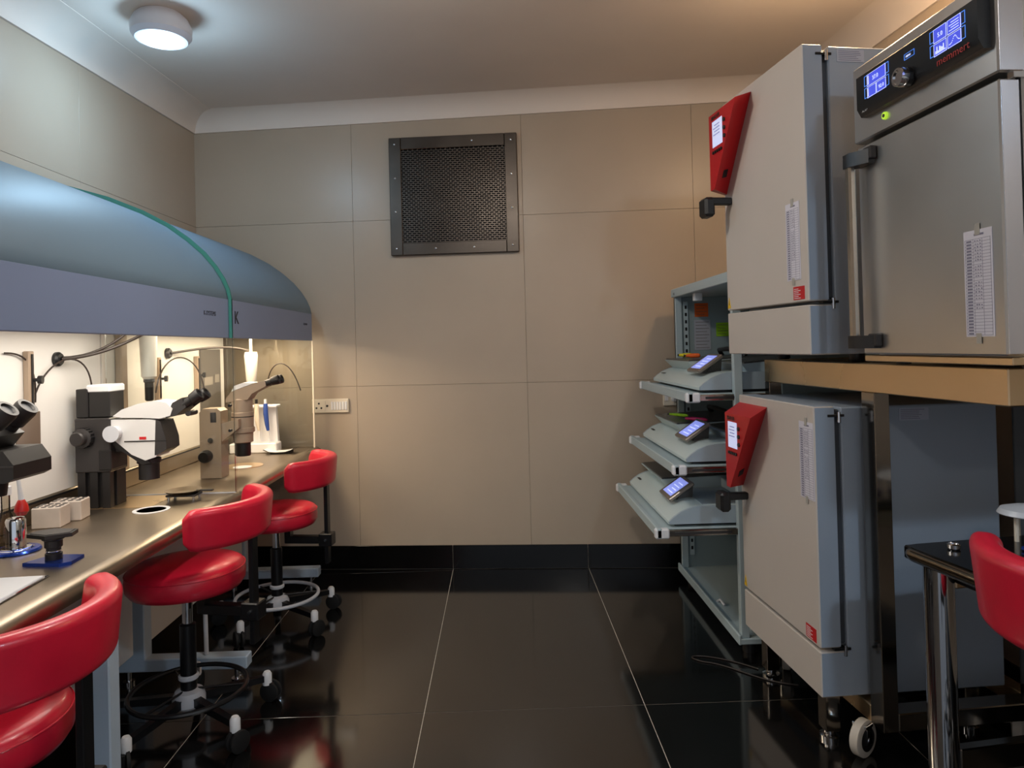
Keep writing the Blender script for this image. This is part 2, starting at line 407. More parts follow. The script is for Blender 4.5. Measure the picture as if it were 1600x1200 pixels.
# worktop: one continuous stainless surface with a rounded front lip
prof = [(-1.824, .75), (-1.10, .75), (-1.075, .747), (-1.060, .738), (-1.056, .722), (-1.060, .706), (-1.075, .700), (-1.824, .700)]
wt = tag(MB().loft([[(x, y, z) for x, z in prof] for y in (1.15, 4.13)]).build('worktop', m_counter, None, 50), 'long brushed steel worktop under the curved hoods', 'worktop')
lg = tag(MB().box(-1.70, -1.585, 1.16, 4.07, .7505, .829, .004).build('rear_ledge', m_counter), 'low steel ledge along the back of the worktop', 'ledge')
MB().box(-1.585, -1.582, 1.16, 4.07, .818, .825).build('slot', m_black, lg)
MB().box(-1.54, -1.30, 2.60, 2.82, .7495, .7512).build('inset_plate', m_steel, wt)
MB().lathe([(.062, 0), (.062, .003), (.05, .003), (.048, -.002), (0, -.002)], (-1.27, 2.555, .7495), 28).build('rim', m_wplast, wt)
MB().lathe([(.047, 0), (0, 0)], (-1.27, 2.555, .7515), 24).build('port_hole', mat('port_shadow', '#4a4036', .5), wt)
MB().lathe([(.095, 0), (.095, .002), (0, .002)], (-1.28, 3.49, .7495), 32).build('warm_plate', m_steel, wt)
MB().lathe([(.045, 0), (.045, .002), (0, .002)], (-1.265, 3.44, .7515), 24).build('light_disc', m_lplast, wt)
# frosted light plate at the very front left
t = thing('glass_stage_plate', 'pale glass stage plate lying at the near end of worktop', 'plate', (-1.262, 1.63, .7505), math.radians(4))
MB().box(-.17, .10, -.13, .17, 0, .006, .002).build('glass_sheet', m_lplast, t); MB().box(-.18, .11, -.14, .18, 0, .003, .001).build('rim', m_chrome, t)
# glass divider
t = thing('glass_divider', 'clear glass divider with green edge between the two hoods', 'divider', (0, 2.828, 0))
MB().box(-1.575, -1.068, -.004, .004, .7515, 1.412).build('pane', m_glass, t)
edge = [(-1.068, .752), (-1.068, 1.372), (-1.068, 1.53), (-1.076, 1.57), (-1.093, 1.612), (-1.124, 1.664), (-1.17, 1.722), (-1.232, 1.779), (-1.314, 1.84), (-1.416, 1.896), (-1.55, 1.952), (-1.70, 1.997), (-1.815, 2.025)]
MB().strip([[(x, -.0042, z), (x, .0042, z)] for x, z in edge[1:]]).build('fin_edge', m_teal, t)
inn = [(x - .012 if i < 3 else x - .010, z if i < 3 else z - .016) for i, (x, z) in enumerate(edge)]
MB().loft([[(edge[i][0], -.0045, edge[i][1]), (edge[i][0], .0045, edge[i][1]), (inn[i][0], .0045, inn[i][1]), (inn[i][0], -.0045, inn[i][1])] for i in range(1, len(edge))]).build('glass_fin', m_teal, t, 60)
MB().box(-1.0685, -1.062, -.004, .004, .752, 1.372).build('front_edge', m_glass, t)
MB().box(-1.575, -1.068, -.005, .005, .7505, .754).build('bottom_seal', m_lplast, t)
for zz in (1.10, 1.0): MB().cyl((-1.085, -.008, zz), (-1.085, .008, zz), .006, n=10).build('fixing', m_black, t)
t = thing('end_glass', 'clear glass side pane at the far end of worktop', 'divider', (0, 4.078, 0))
MB().box(-1.575, -1.085, -.004, .004, .7515, 1.42).build('pane', m_glass, t)
MB().box(-1.085, -1.077, -.005, .005, .7515, 1.372).build('edge_strip', m_socket, t)
# rear post between the two units
tag(MB().box(-1.593, -1.565, 2.925, 2.975, .833, 1.424, .004).build('rear_post', m_taupe), 'slim taupe post on the white rear panel behind the microscopes', 'post')

# --- desk frames under the worktop
def desk_trestle(label, y, x0=-1.56, x1=-1.03):
    t = thing('desk_trestle', label, 'trestle', (0, y, 0), 0, 'desk trestles')
    MB().box(-1.50, -1.43, -.03, .03, .10, .70, .004).build('upright', m_desk, t)
    MB().box(x0, x1, -.03, .03, .055, .105, .004).build('foot_bar', m_desk, t)
    MB().box(x0, x1 + .0, -.025, .025, .655, .70, .004).build('top_bar', m_desk, t)
    for x in (x0 + .05, x1 - .05): MB().turn(((0, .022), (.2, .022), (.22, .010), (1, .010)), (x, 0, 0), (x, 0, .056), 14).build('levelling_foot', m_chrome, t)
    return t
desk_trestle('pale blue desk trestle standing behind the middle red stool', 2.83)
desk_trestle('pale blue desk trestle at the far end by the back wall', 3.93)
t = thing('desk_trestle', 'pale blue desk upright beside the nearest red stool', 'trestle', group='desk trestles')
MB().box(-1.185, -1.125, 2.005, 2.06, .02, .70, .004).build('upright', m_desk, t); MB().lathe([(.03, 0), (.03, .008), (.012, .012), (.012, .022)], (-1.16, 2.03, 0), 14).build('levelling_foot', m_chrome, t)
tag(MB().box(-1.462, -1.442, 1.2, 2.74, .15, .70, .003).build('modesty_panel', m_white), 'white panel under the near half of worktop', 'panel')
tag(MB().box(-1.462, -1.442, 2.86, 3.89, .15, .70, .003).build('modesty_panel', m_white), 'white panel under the far half of worktop', 'panel')
tag(MB().tube([(-1.20, 2.83, .107), (-1.203, 2.83, .4), (-1.205, 2.83, .654)], .009, 8).build('support_rod', m_lplast), 'thin grey rod between desk frame foot and worktop', 'rod')

# ================================================================== THINGS ON THE WORKTOP
def eyepiece(t, p, d, r=.02, L=.075, m=m_scope_b):
    p = Vector(p); d = Vector(d).normalized()
    e = MB().turn(((0, r * .8), (.45, r * .8), (.5, r), (.9, r * 1.12), (1., r * 1.05), (1.0, r * .75), (.94, r * .6)), p, p + d * L, 20).build('eyepiece', m, t)
    MB().turn(((0, r * .6), (1, r * .6)), p + d * L * .93, p + d * L * .95, 16).build('lens', mat('dark_lens', '#1c2028', .45), e)
    return e
# --- stereo microscope in the middle (white head on a black column)
t = thing('stereo_microscope', 'white and black stereo microscope on a square black column', 'microscope', (-1.50, 2.66, CT + .0015))
def L(x, z): return (x + 1.50, z - .7515)
mb = MB(); a, b = -.062, .056; prof = [(a, -.055), (a + .028, -.055), (a + .028, -.04), (a + .045, -.04), (a + .045, -.055), (b - .045, -.055), (b - .045, -.04), (b - .028, -.04), (b - .028, -.055), (b, -.055),
    (b, -.028), (b - .014, -.028), (b - .014, -.008), (b, -.008), (b, .055), (a, .055)]
mb.prism(prof, 'z', 0, .16).build('column', m_scope_b, t)
MB().box(-.068, .062, -.06, .06, .132, .332, .004).build('carriage', m_dgrey, t)
MB().box(.02, .066, -.063, .05, .14, .215, .003).build('carriage_cover', m_scope_b, t)
MB().box(-.064, -.02, -.055, .055, .334, .44, .003).box(-.02, .058, -.05, .05, .334, .43, .003).build('control_box', m_scope_b, t)
MB().box(-.03, .06, -.052, .056, .425, .455, .006).build('control_box_cap', m_wplast, t)
k = MB().turn(((0, .036), (.45, .036), (.5, .026), (.9, .026), (1, .022)), (-.03, -.06, .262), (-.03, -.115, .262), 28).build('focus_knob', m_dgrey, t)
mb = MB()
for i in range(18):
    an = 2 * math.pi * i / 18; mb.box(-.03 + .035 * math.cos(an) - .003, -.03 + .035 * math.cos(an) + .003, -.084, -.062, .262 + .035 * math.sin(an) - .003, .262 + .035 * math.sin(an) + .003)
mb.build('knurling', m_black, k)
MB().box(.05, .14, -.03, .03, .2, .3, .004).build('arm', m_dgrey, t)
pr = [L(-1.480, 1.055), L(-1.462, 1.076), L(-1.30, 1.073), L(-1.272, 1.068), L(-1.262, .975), L(-1.275, .935), L(-1.315, .922), L(-1.365, .945), L(-1.41, .985), L(-1.452, 1.02)]
MB().prism(pr, 'y', -.052, .052).build('housing', m_scope_w, t, 40)
MB().prism([L(-1.274, 1.07), L(-1.258, 1.066), L(-1.238, 1.0), L(-1.236, .962), L(-1.262, .945), L(-1.28, .94)], 'y', -.0535, .0535).build('nose', m_dgrey, t)
MB().box(*[L(-1.39, 0)[0], L(-1.236, 0)[0]], -.0545, -.0515, L(0, .992)[1], L(0, .996)[1]).build('seam', m_scope_b, t)
MB().box(L(-1.335, 0)[0], L(-1.31, 0)[0], -.0535, -.0515, L(0, 1.0)[1], L(0, 1.01)[1]).build('badge', m_stred, t)
MB().turn(((0, .026), (.5, .024), (1, .03)), (.078, -.052, .275), (.078, -.085, .275), 22).build('zoom_knob', m_lplast, t)
MB().prism([L(-1.45, .99), L(-1.33, .905), L(-1.30, .912), L(-1.40, 1.0)], 'y', -.045, .045).build('chin', m_scope_b, t)
MB().turn(((0, .036), (.75, .036), (.8, .042), (1, .042)), (.173, 0, .095), (.173, 0, .172), 26).build('objective', m_scope_b, t)
pr = [L(-1.433, 1.088), L(-1.40, 1.112), L(-1.34, 1.132), L(-1.28, 1.142), L(-1.235, 1.134), L(-1.213, 1.11), L(-1.222, 1.085), L(-1.26, 1.075), L(-1.33, 1.08), L(-1.40, 1.082)]
MB().prism(pr, 'y', -.05, .05).build('binocular_head', m_scope_w, t, 40)
MB().prism([L(-1.242, 1.076), L(-1.205, 1.083), L(-1.165, 1.115), L(-1.18, 1.15), L(-1.215, 1.132)], 'y', -.046, .046).build('tube_block', m_dgrey, t)
for yy in (-.03, .032): eyepiece(t, (.322, yy, .372), (.045, 0, .03), .021, .072)
MB().cyl((.335, -.03, .338), (.335, .035, .338), .010, n=12).build('interpupillary_knob', m_dgrey, t)
# --- taupe microscope at the far unit
t = thing('stereo_microscope', 'taupe stereo microscope with tall slim body behind the glass divider', 'microscope', (-1.30, 3.20, CT + .0015))
MB().prism([(-.05, 0), (.045, 0), (.045, .30), (.03, .312), (-.035, .312), (-.05, .295)], 'y', -.04, .045).build('stand', m_taupe, t)
MB().box(.0, .025, -.042, -.03, .25, .295).build('stand_slot', m_dgrey, t)
MB().turn(((0, .028), (.7, .028), (1, .022)), (-.02, -.04, .10), (-.02, -.08, .10), 20).build('focus_knob', m_black, t)
MB().cyl((.0, -.041, .17), (.0, -.048, .17), .012, n=14).build('lock_screw', m_chrome, t)
MB().prism([(.03, .15), (.12, .22), (.12, .26), (.03, .24)], 'y', -.03, .03).build('arm', m_taupe, t)
bx = .11
MB().lathe([(.036, .145), (.046, .15), (.046, .19), (.054, .195), (.054, .214), (.049, .217), (.049, .285), (.046, .288), (.046, .345), (.04, .352)], (bx, .05, 0), 28).build('body_tube', m_taupe, t, 30)
MB().lathe([(.032, .085), (.034, .09), (.034, .145)], (bx, .05, 0), 24).build('objective', m_scope_b, t)
MB().cyl((bx - .05, .01, .222), (bx - .075, -.015, .222), .016, n=14).build('zoom_knob', m_black, t)
MB().lathe([(.0495, .264), (.0495, .268)], (bx, .05, 0), 28).build('scale_ring', m_scope_b, t)
MB().prism([(bx - .06, .335), (bx - .06, .35), (bx - .035, .382), (bx + .03, .405), (bx + .09, .425), (bx + .12, .43), (bx + .125, .405), (bx + .06, .372), (bx + .04, .345)], 'y', .008, .092).build('binocular_head', m_taupe, t, 40)
MB().prism([(bx - .035, .384), (bx + .03, .407), (bx + .07, .421), (bx + .02, .423), (bx - .02, .41)], 'y', .012, .088).build('head_cover', m_wplast, t, 40)
for yy in (.025, .075): eyepiece(t, (bx + .115, yy, .415), (.07, 0, .022), .019, .068)
# --- black microscope cut by the left edge of the picture
t = thing('stereo_microscope', 'black stereo microscope partly out of frame at the near end', 'microscope', (-1.42, 1.86, CT + .0015))
MB().box(-.10, -.02, -.05, .05, 0, .34, .005).build('column', m_scope_b, t)
MB().prism([(-.06, .235), (.17, .245), (.19, .255), (.19, .29), (.165, .325), (-.06, .325)], 'y', -.075, .075).build('head', m_scope_b, t)
MB().box(-.05, .191, -.0765, -.074, .284, .288).build('seam', m_dgrey, t)
MB().box(.07, .15, -.078, -.074, .292, .315, .001).build('scale_plate', m_lplast, t)
MB().prism([(-.02, .25), (.05, .25), (.09, .31), (.06, .35), (.0, .355)], 'y', -.10, -.076).build('prism_block', m_lplast, t)
MB().prism([(.02, .325), (.10, .325), (.13, .36), (.09, .39), (.03, .37)], 'y', -.06, .06).build('tube_block', m_scope_b, t)
for yy in (-.045, .03): eyepiece(t, (.085, yy, .352), (.07, 0, .075), .026, .11)
MB().turn(((0, .03), (1, .026)), (.09, 0, .235), (.09, 0, .20), 18).build('objective', m_scope_b, t)
# --- chrome pot on a blue disc, red bulb
t = thing('chrome_pot', 'small chrome pot on a round blue base', 'pot', (-1.416, 2.06, CT))
MB().lathe([(.062, 0), (.064, .004), (.06, .009), (.044, .010), (.04, .013), (0, .013)], n=32).build('base', m_bluen, t)
MB().lathe([(.045, .010), (.038, .0135), (.03, .0135)], n=32).build('base_ring', m_chrome, t)
MB().lathe([(.026, .013), (.026, .09), (.022, .098), (.012, .1), (.0, .1)], n=28).build('pot_body', m_chrome, t)
t = thing('rubber_bulb', 'red rubber bulb on a thin grey stem above the chrome pot', 'bulb', (-1.405, 2.07, CT + .1005))
MB().lathe([(.002, 0), (.012, .003), (.019, .015), (.017, .03), (.010, .045), (.008, .048)], n=20).build('bulb', m_rubred, t)
MB().tube([(0, 0, .046), (-.004, 0, .08), (-.010, 0, .12)], [.008, .006, .005], 10).build('stem', m_lplast, t)
t = thing('lens_stand', 'small black hexagonal stage on a blue base near the worktop edge', 'stand', (-1.235, 1.945, CT))
MB().prism([(-.062, -.035), (.045, -.05), (.066, -.03), (.062, .035), (-.03, .042)], 'z', 0, .009).build('base', m_bluen, t)
MB().lathe([(.021, .009), (.021, .025), (.018, .027), (.018, .04), (.022, .042), (.022, .06), (.028, .064), (.028, .072)], n=24).build('stem', m_scope_b, t)
MB().lathe([(.0185, .029), (.0195, .031), (.0185, .033)], n=24).build('ring', m_chrome, t)
MB().prism([(-.06, -.02), (.005, -.045), (.06, -.015), (.05, .03), (-.02, .042), (-.058, .015)], 'z', .072, .082).build('stage', m_scope_b, t)
MB().prism([(-.052, -.017), (.004, -.038), (.052, -.012), (.043, .026), (-.018, .036), (-.05, .013)], 'z', .082, .0835).build('stage_glass', m_dgrey, t)
# --- tube racks
def rack(label, x, y, sx, sy, h, nx, ny, rz):
    t = thing('tube_rack', label, 'rack', (x, y, CT), rz, 'beige tube racks')
    MB().box(-sx / 2, sx / 2, -sy / 2, sy / 2, 0, h, .003).build('block', m_skin, t)
    for i in range(nx):
        for j in range(ny):
            MB().lathe([(.0085, 0), (.0085, .001), (0, .001)], (-sx / 2 + (i + .5) * sx / nx, -sy / 2 + (j + .5) * sy / ny, h), 10).build('well', m_dgrey, t)
rack('beige block tube rack with rows of wells, nearer of two', -1.505, 2.36, .088, .075, .068, 4, 3, .15)
rack('beige block tube rack tucked behind the nearer rack', -1.50, 2.455, .10, .075, .068, 4, 3, .15)
# --- warming dish, slide tray, pipette stand
t = thing('dish_warmer', 'bronze dish on a small warming stand in front of glass divider', 'dish', (-1.235, 2.735, CT))
MB().box(-.055, .06, -.035, .035, .014, .022, .003).build('stand_top', m_dgrey, t)
for (x, y) in ((-.045, -.028), (.05, -.028), (-.045, .028), (.05, .028)): MB().cyl((x, y, 0), (x, y, .015), .005, n=8).build('leg', m_chrome, t)
MB().lathe([(.04, .022), (.06, .029), (.068, .036), (.064, .036), (.04, .028), (0, .027)], n=28).build('dish', m_bronze, t)
MB().box(.05, .115, -.008, .008, .029, .035, .002).build('handle', m_scope_b, t)
t = thing('slide_tray', 'white sheet in a small black curved tray by back wall', 'tray', (-1.215, 3.90, CT))
MB().strip([[(-.085, y, .028), (-.06, y, .014), (-.02, y, .01), (.03, y, .012), (.06, y, .02), (.08, y, .032)] for y in (-.045, .045)]).build('sheet', m_wplast, t)
MB().strip([[(-.09, y, .026), (-.06, y, .011), (-.02, y, .007), (.03, y, .009), (.065, y, .018), (.085, y, .03)] for y in (-.05, .05)]).build('tray', m_black, t)
MB().box(-.055, .055, -.035, .035, 0, .010, .002).build('tray_foot', m_black, t)
t = thing('pipette_stand', 'white pipette stand behind the taupe microscope', 'stand', (-1.37, 3.96, CT))
MB().box(-.14, .12, -.05, .05, 0, .055, .006).build('base', m_wplast, t)
MB().prism([(-.03, .05), (.11, .05), (.10, .25), (-.02, .25)], 'y', .02, .05).build('back_plate', m_wplast, t)
MB().box(-.03, .12, -.025, .05, .25, .265, .004).build('top_rail', m_wplast, t)
for (x, c, lab) in ((.015, m_socket, 'cream pipette hanging at the left of the stand'), (.065, mat('blue_pipette', '#2f4c96', .35), 'blue pipette hanging at the right of the stand')):
    p = thing('pipette', lab, 'pipette', (-1.37 + x, 3.96 - .045, CT), 0, 'pipettes on the stand')
    MB().tube([(0, 0, .275), (.002, -.004, .22), (.006, 0, .16), (.010, .004, .125)], [.012, .014, .012, .008], 12).build('grip', c, p)
    MB().tube([(.010, .004, .127), (.016, .006, .06)], [.006, .002], 10).build('tip', m_wplast, p)
    MB().cyl((0, 0, .275), (0, 0, .30), .008, n=12).build('plunger', m_black if c is m_socket else m_wplast, p)
# --- hanging gas bottles, cables, ports on the rear panel
def bottle(label, x, y, z0, z1, rtop, rbot, tail, cap):
    t = thing('gas_filter', label, 'filter', (x, y, 0), 0, 'hanging filters')
    MB().lathe([(rbot * .6, z0), (rbot, z0 + .015), (rtop, z1 - .02), (rtop * .9, z1)], n=28).build('canister', m_cyl, t)
    MB().lathe([(.012, z0 - tail), (.017, z0 - tail + .005), (.018, z0 - .012), (.022, z0 - .008), (.022, z0 + .004)], n=20).build('connector', m_scope_b if tail > .05 else m_chrome, t)
    MB().cyl((0, 0, z1 - .003), (0, 0, cap), .008, n=12).build('hanger', m_socket, t)
bottle('white canister with black connector hanging behind the white microscope', -1.50, 3.02, 1.205, 1.418, .036, .030, .09, 1.425)
bottle('frosted canister hanging under the hood beside the back wall', -1.36, 3.86, 1.135, 1.315, .036, .027, .02, 1.425)
def port(label, y, z):
    t = thing('cable_port', label, 'port', (-1.594, y, z), 0, 'cable ports')
    MB().turn(((0, .026), (.6, .026), (1, .02)), (0, 0, 0), (.018, 0, 0), 20).build('grommet', m_black, t)
port('black cable port on the white rear panel, nearer one', 2.545, 1.305); port('black cable port on the white rear panel, farther one', 3.385, 1.318)
tag(MB().tube(bez((-1.575, 2.545, 1.305), (-1.50, 2.62, 1.31), (-1.46, 2.75, 1.35), (-1.36, 2.80, 1.424)), .006, 8).build('cable', m_cable), 'black cable from the nearer port up to the hood', 'cable', 'hood cables')
tag(MB().tube(bez((-1.575, 2.552, 1.31), (-1.52, 2.66, 1.31), (-1.46, 2.70, 1.365), (-1.42, 2.75, 1.424)), .005, 8).build('cable', m_cable), 'thinner black cable twisted with the one at the nearer port', 'cable', 'hood cables')
tag(MB().tube(bez((-1.575, 3.385, 1.318), (-1.52, 3.6, 1.34), (-1.44, 3.72, 1.36), (-1.37, 3.86, 1.32)), .006, 8).build('cable', m_cable), 'brown cable from the farther port to the frosted canister', 'cable', 'hood cables')
tag(MB().tube(bez((-1.585, 2.405, 1.17), (-1.575, 2.46, 1.33), (-1.52, 2.62, 1.36), (-1.535, 2.66, 1.19), 20), .0032, 6).build('gas_tube', m_cable), 'thin tube arching over to the white microscope', 'tube', 'arched tubes')
tag(MB().tube(bez((-1.56, 3.20, 1.14), (-1.56, 3.26, 1.36), (-1.5, 3.52, 1.34), (-1.48, 3.53, 1.13), 20), .0036, 6).build('gas_tube', m_cable), 'thin tube arching behind the white microscope eyepieces', 'tube', 'arched tubes')
tag(MB().tube(bez((-1.25, 3.80, 1.15), (-1.24, 3.80, 1.26), (-1.14, 3.80, 1.32), (-1.07, 3.78, 1.10), 20), .0032, 6).build('gas_tube', m_cable), 'thin tube arching above the taupe microscope eyepieces', 'tube', 'arched tubes')
tag(MB().tube(bez((-1.585, 2.27, 1.33), (-1.585, 2.36, 1.33), (-1.58, 2.42, 1.30), (-1.582, 2.41, 1.16), 18), .003, 6).build('gas_tube', m_cable), 'thin tube looping beside the nearest valve column', 'tube', 'arched tubes')
def valve(label, y, z0, z1):
    t = thing('valve_column', label, 'valve', (-1.594, y, 0), 0, 'valve columns')
    MB().box(0, .022, -.014, .014, z0, z1, .003).build('column', m_taupe, t)
    MB().box(.022, .026, -.004, .004, z0 + .01, z1 - .01).build('slot', m_scope_b, t)
    MB().turn(((0, .006), (.5, .006), (.55, .014), (1, .014)), (.022, .005, (z0 + z1) / 2), (.05, .012, (z0 + z1) / 2), 14).build('valve_knob', m_black, t)
valve('slim taupe valve column above the dark glass plate, nearest of three', 2.38, 1.14, 1.335)
valve('slim taupe valve column behind the white microscope head, middle of three', 3.27, 1.10, 1.30)
valve('slim taupe valve column beside the dark notice panel, farthest of three', 3.69, 1.10, 1.30)
t = thing('rear_window', 'dark glass plate low on the rear panel by the black eyepieces', 'plate', (-1.594, 2.385, 0))
MB().box(0, .006, -.06, .06, .955, 1.128, .002).build('plate', mat('smoked_glass', '#6b5c50', .2), t)
t = thing('notice_board', 'dark grey panel on the rear panel near the back wall', 'board', (-1.594, 3.87, 0))
MB().box(0, .01, -.125, .135, .985, 1.335, .002).build('board', mat('grey_board', '#5c5751', .4, vary=.05), t)
MB().box(.01, .0115, -.09, .02, 1.14, 1.185).build('paper_strip', mat('dim_paper', '#8c857c', .7), t)
MB().box(.01, .0115, .05, .11, 1.15, 1.195).build('paper_strip', mat('dim_paper', '#8c857c', .7), t)
t = thing('small_outlet', 'small white outlet box low on the rear panel behind column', 'outlet', (-1.594, 2.665, .93))
MB().box(0, .03, -.022, .022, -.045, .045, .005).build('case', m_wplast, t); MB().box(.03, .033, -.012, .012, -.02, .02, .001).build('switch', m_lplast, t)
t = thing('flask', 'small clear flask beside the dark glass plate', 'flask', (-1.545, 2.22, CT + .0825))
t.location = (-1.50, 2.14, CT)
MB().lathe([(.0, 0), (.034, 0), (.036, .01), (.034, .05), (.02, .08), (.012, .1), (.012, .15), (.015, .153), (.011, .153)], n=24).build('flask_body', glass_mat('flask_glass', '#d9d3c8'), t)
MB().lathe([(.016, .150), (.016, .175), (0, .177)], n=20).build('stopper', m_lplast, t)

# ================================================================== STOOLS
def rsec(h, th, n=6):
    pts = []
    for (sx, sz, a0) in ((1, 1, 0), (-1, 1, 90), (-1, -1, 180), (1, -1, 270)):
        r = th * .40
        for k in range(n + 1):
            a = math.radians(a0 + 90 * k / n); pts.append((sx * (th / 2 - r) + r * math.cos(a), sz * (h / 2 - r) + r * math.sin(a)))
    return pts
def stool(label, x, y, rz, seat_z, back_z, ring_m, bh=.14, base0=-108., a0=-62, a1=76, th=.056):
    t = thing('swivel_stool', label, 'stool', (x, y, 0), rz, 'red swivel stools')
    R = .197; s = seat_z
    st = MB().lathe([(0, s - .092), (R * .8, s - .092), (R * .93, s - .086), (R * .99, s - .068), (R, s - .045), (R * .985, s - .022), (R * .95, s - .009), (R * .88, s - .002), (R * .6, s + .006), (0, s + .008)], n=56).build('seat', m_red, t, 70)
    MB().tube([(R * .988 * math.cos(a), R * .988 * math.sin(a), s - .020) for a in (2 * math.pi * i / 56 for i in range(56))], .0022, 6, True).build('piping', m_red, st)
    MB().lathe([(.09, s - .104), (.09, s - .09)], n=24).build('seat_plate', m_blackm, t)
    MB().cyl((0, 0, .3), (0, 0, s - .09), .017, n=20).build('gas_spring', m_chrome, t)
    MB().lathe([(.025, .11), (.027, .14), (.027, .36), (.019, .365)], n=24).build('column_cover', m_blackm, t)
    MB().lathe([(.030, .168), (.034, .172), (.034, .182), (.030, .186)], n=24).build('collar', m_lplast, t)
    MB().lathe([(.045, .075), (.055, .085), (.055, .108), (.046, .128), (.030, .135)], n=28).build('hub', m_lplast, t)
    arm = cast = None
    for k in range(5):
        a = math.radians(base0 + 72 * k) - rz
        if k == 0:
            arm = MB().loft([[(.04, -.014, .086), (.04, .014, .086), (.04, .014, .114), (.04, -.014, .114)], [(.258, -.011, .078), (.258, .011, .078), (.258, .011, .1), (.258, -.011, .1)]]).build('base_arm', m_blackm, t)
            MB().turn(((0, .017), (.8, .017), (1, .011)), (.272, 0, .064), (.272, 0, .112), 14).build('arm_cap', m_wplast, arm)
            arm.rotation_euler = (0, 0, a)
            mb = MB()
            for sy in (-.019, .007): mb.turn(((0, .031), (.15, .036), (.85, .036), (1, .031)), (0, sy, .036), (0, sy + .013, .036), 20)
            mb.box(-.012, .016, -.006, .006, .025, .066, .002)
            cast = mb.build('caster', m_rubber, t)
            cast.location = (.285 * math.cos(a), .285 * math.sin(a), 0); cast.rotation_euler = (0, 0, a + .9)
        else:
            part_copy(arm, t, (0, 0, 0), a); part_copy(cast, t, (.285 * math.cos(a), .285 * math.sin(a), 0), a + .9 + k * .7)
    rr = .192
    MB().tube([(rr * math.cos(a), rr * math.sin(a), .132) for a in (2 * math.pi * i / 48 for i in range(48))], .0085, 8, True).build('foot_ring', ring_m, t)
    for k in range(3):
        a = math.radians(20 + 120 * k); MB().tube([(.03 * math.cos(a), .03 * math.sin(a), .132), (rr * math.cos(a), rr * math.sin(a), .132)], .0045, 6).build('ring_spoke', m_blackm, t)
    # backrest
    cx_, RB = .03, .236; sec = rsec(bh, th); rings = []; N = 30
    for k in range(N + 1):
        u = k / N; a = math.radians(a0 + (a1 - a0) * u); e = min(u, 1 - u) * N
        sc = 1 if e > 2.2 else (.60 + .40 * math.sqrt(max(0, 1 - (1 - e / 2.2) ** 2)))
        ca, sa = math.cos(a), math.sin(a); lean = .10
        rings.append([(cx_ + (RB + p * sc + lean * q) * ca, (RB + p * sc + lean * q) * sa, back_z + q * sc) for p, q in sec])
    MB().loft(rings).build('backrest', m_red, t, 60)
    px = cx_ + RB - .008
    MB().box(px - .009, px + .009, -.018, .018, s - .27, back_z - bh * .3, .002).build('back_post', m_blackm, t)
    MB().box(.05, px + .02, -.02, .02, s - .175, s - .14, .003).box(.05, .08, -.02, .02, s - .15, s - .092, .002).build('support_arm', m_blackm, t)
    b = MB().box(px - .035, px + .03, -.03, .03, s - .185, s - .125, .004).build('clamp', m_blackm, t)
    MB().turn(((0, .006), (1, .006)), (px, -.03, s - .155), (px, -.036, s - .155), 10).build('bolt', m_chrome, b)
    return t
stool('red stool nearest the viewer, backrest cut by the left edge', -1.155, 1.52, -.06, .555, .712, m_blackm, bh=.15, a0=-85, a1=66)
stool('red stool with black foot ring in front of the glass divider', -1.12, 2.49, -.20, .578, .742, m_blackm)
stool('red stool with grey foot ring beside the back wall', -1.10, 3.41, -.12, .562, .735, m_lplast)
stool('red stool at the black table, backrest cut by the right edge', 1.195, 1.25, math.pi + .22, .62, .825, m_blackm, bh=.165)

# ================================================================== RIGHT SIDE
def log_sheet(label, unit, y0, y1, z0, z1, x=-.0016, rows=30, tape=True, slant=.0):
    # a ruled paper form taped on a door; y0 near edge, y1 far edge (unit coordinates, front faces -x)
    t = tag(empty('log_sheet', unit.location, unit.rotation_euler.z), label, 'paper', 'log sheets')
    MB().box(x, x + .0012, y0, y1, z0, z1).build('sheet', m_paper, t)
    mb = MB(); W = y1 - y0; H = z1 - z0; e = x - .0003
    for i in range(rows + 1):
        z = z0 + H * .015 + (H * .90) * i / rows; mb.box(e, x, y0 + W * .05, y1 - W * .06, z - .0004, z + .0004)
    for u in (.05, .34, .66, .94): mb.box(e, x, y1 - W * u - .0004, y1 - W * u + .0004, z0 + H * .015, z0 + H * .915)
    for i in range(rows):
        z = z0 + H * .015 + (H * .90) * (i + .45) / rows; h = H * .008
        mb.box(e, x, y1 - W * .28, y1 - W * .10, z - h, z + h)
        if i > rows * .25 and random.random() < .85:
            for k in range(3):
                u = .38 + .09 * k + random.random() * .02; mb.box(e, x, y1 - W * (u + .05), y1 - W * u, z - h * .8, z + h * random.random())
    mb.box(e, x, y1 - W * .72, y1 - W * .38, z1 - H * .055, z1 - H * .035)
    mb.build('printed_table', m_ink, t)
    if tape:
        c = (y0 + y1) / 2
        MB().box(x - .0006, x, c - .008, c + .008, z1 - .012, z1 + .014).build('tape', m_tape, t)
        MB().box(x - .0006, x, c - .004, c + .012, z0 - .016, z0 + .008).build('tape', m_tape, t)
    return t
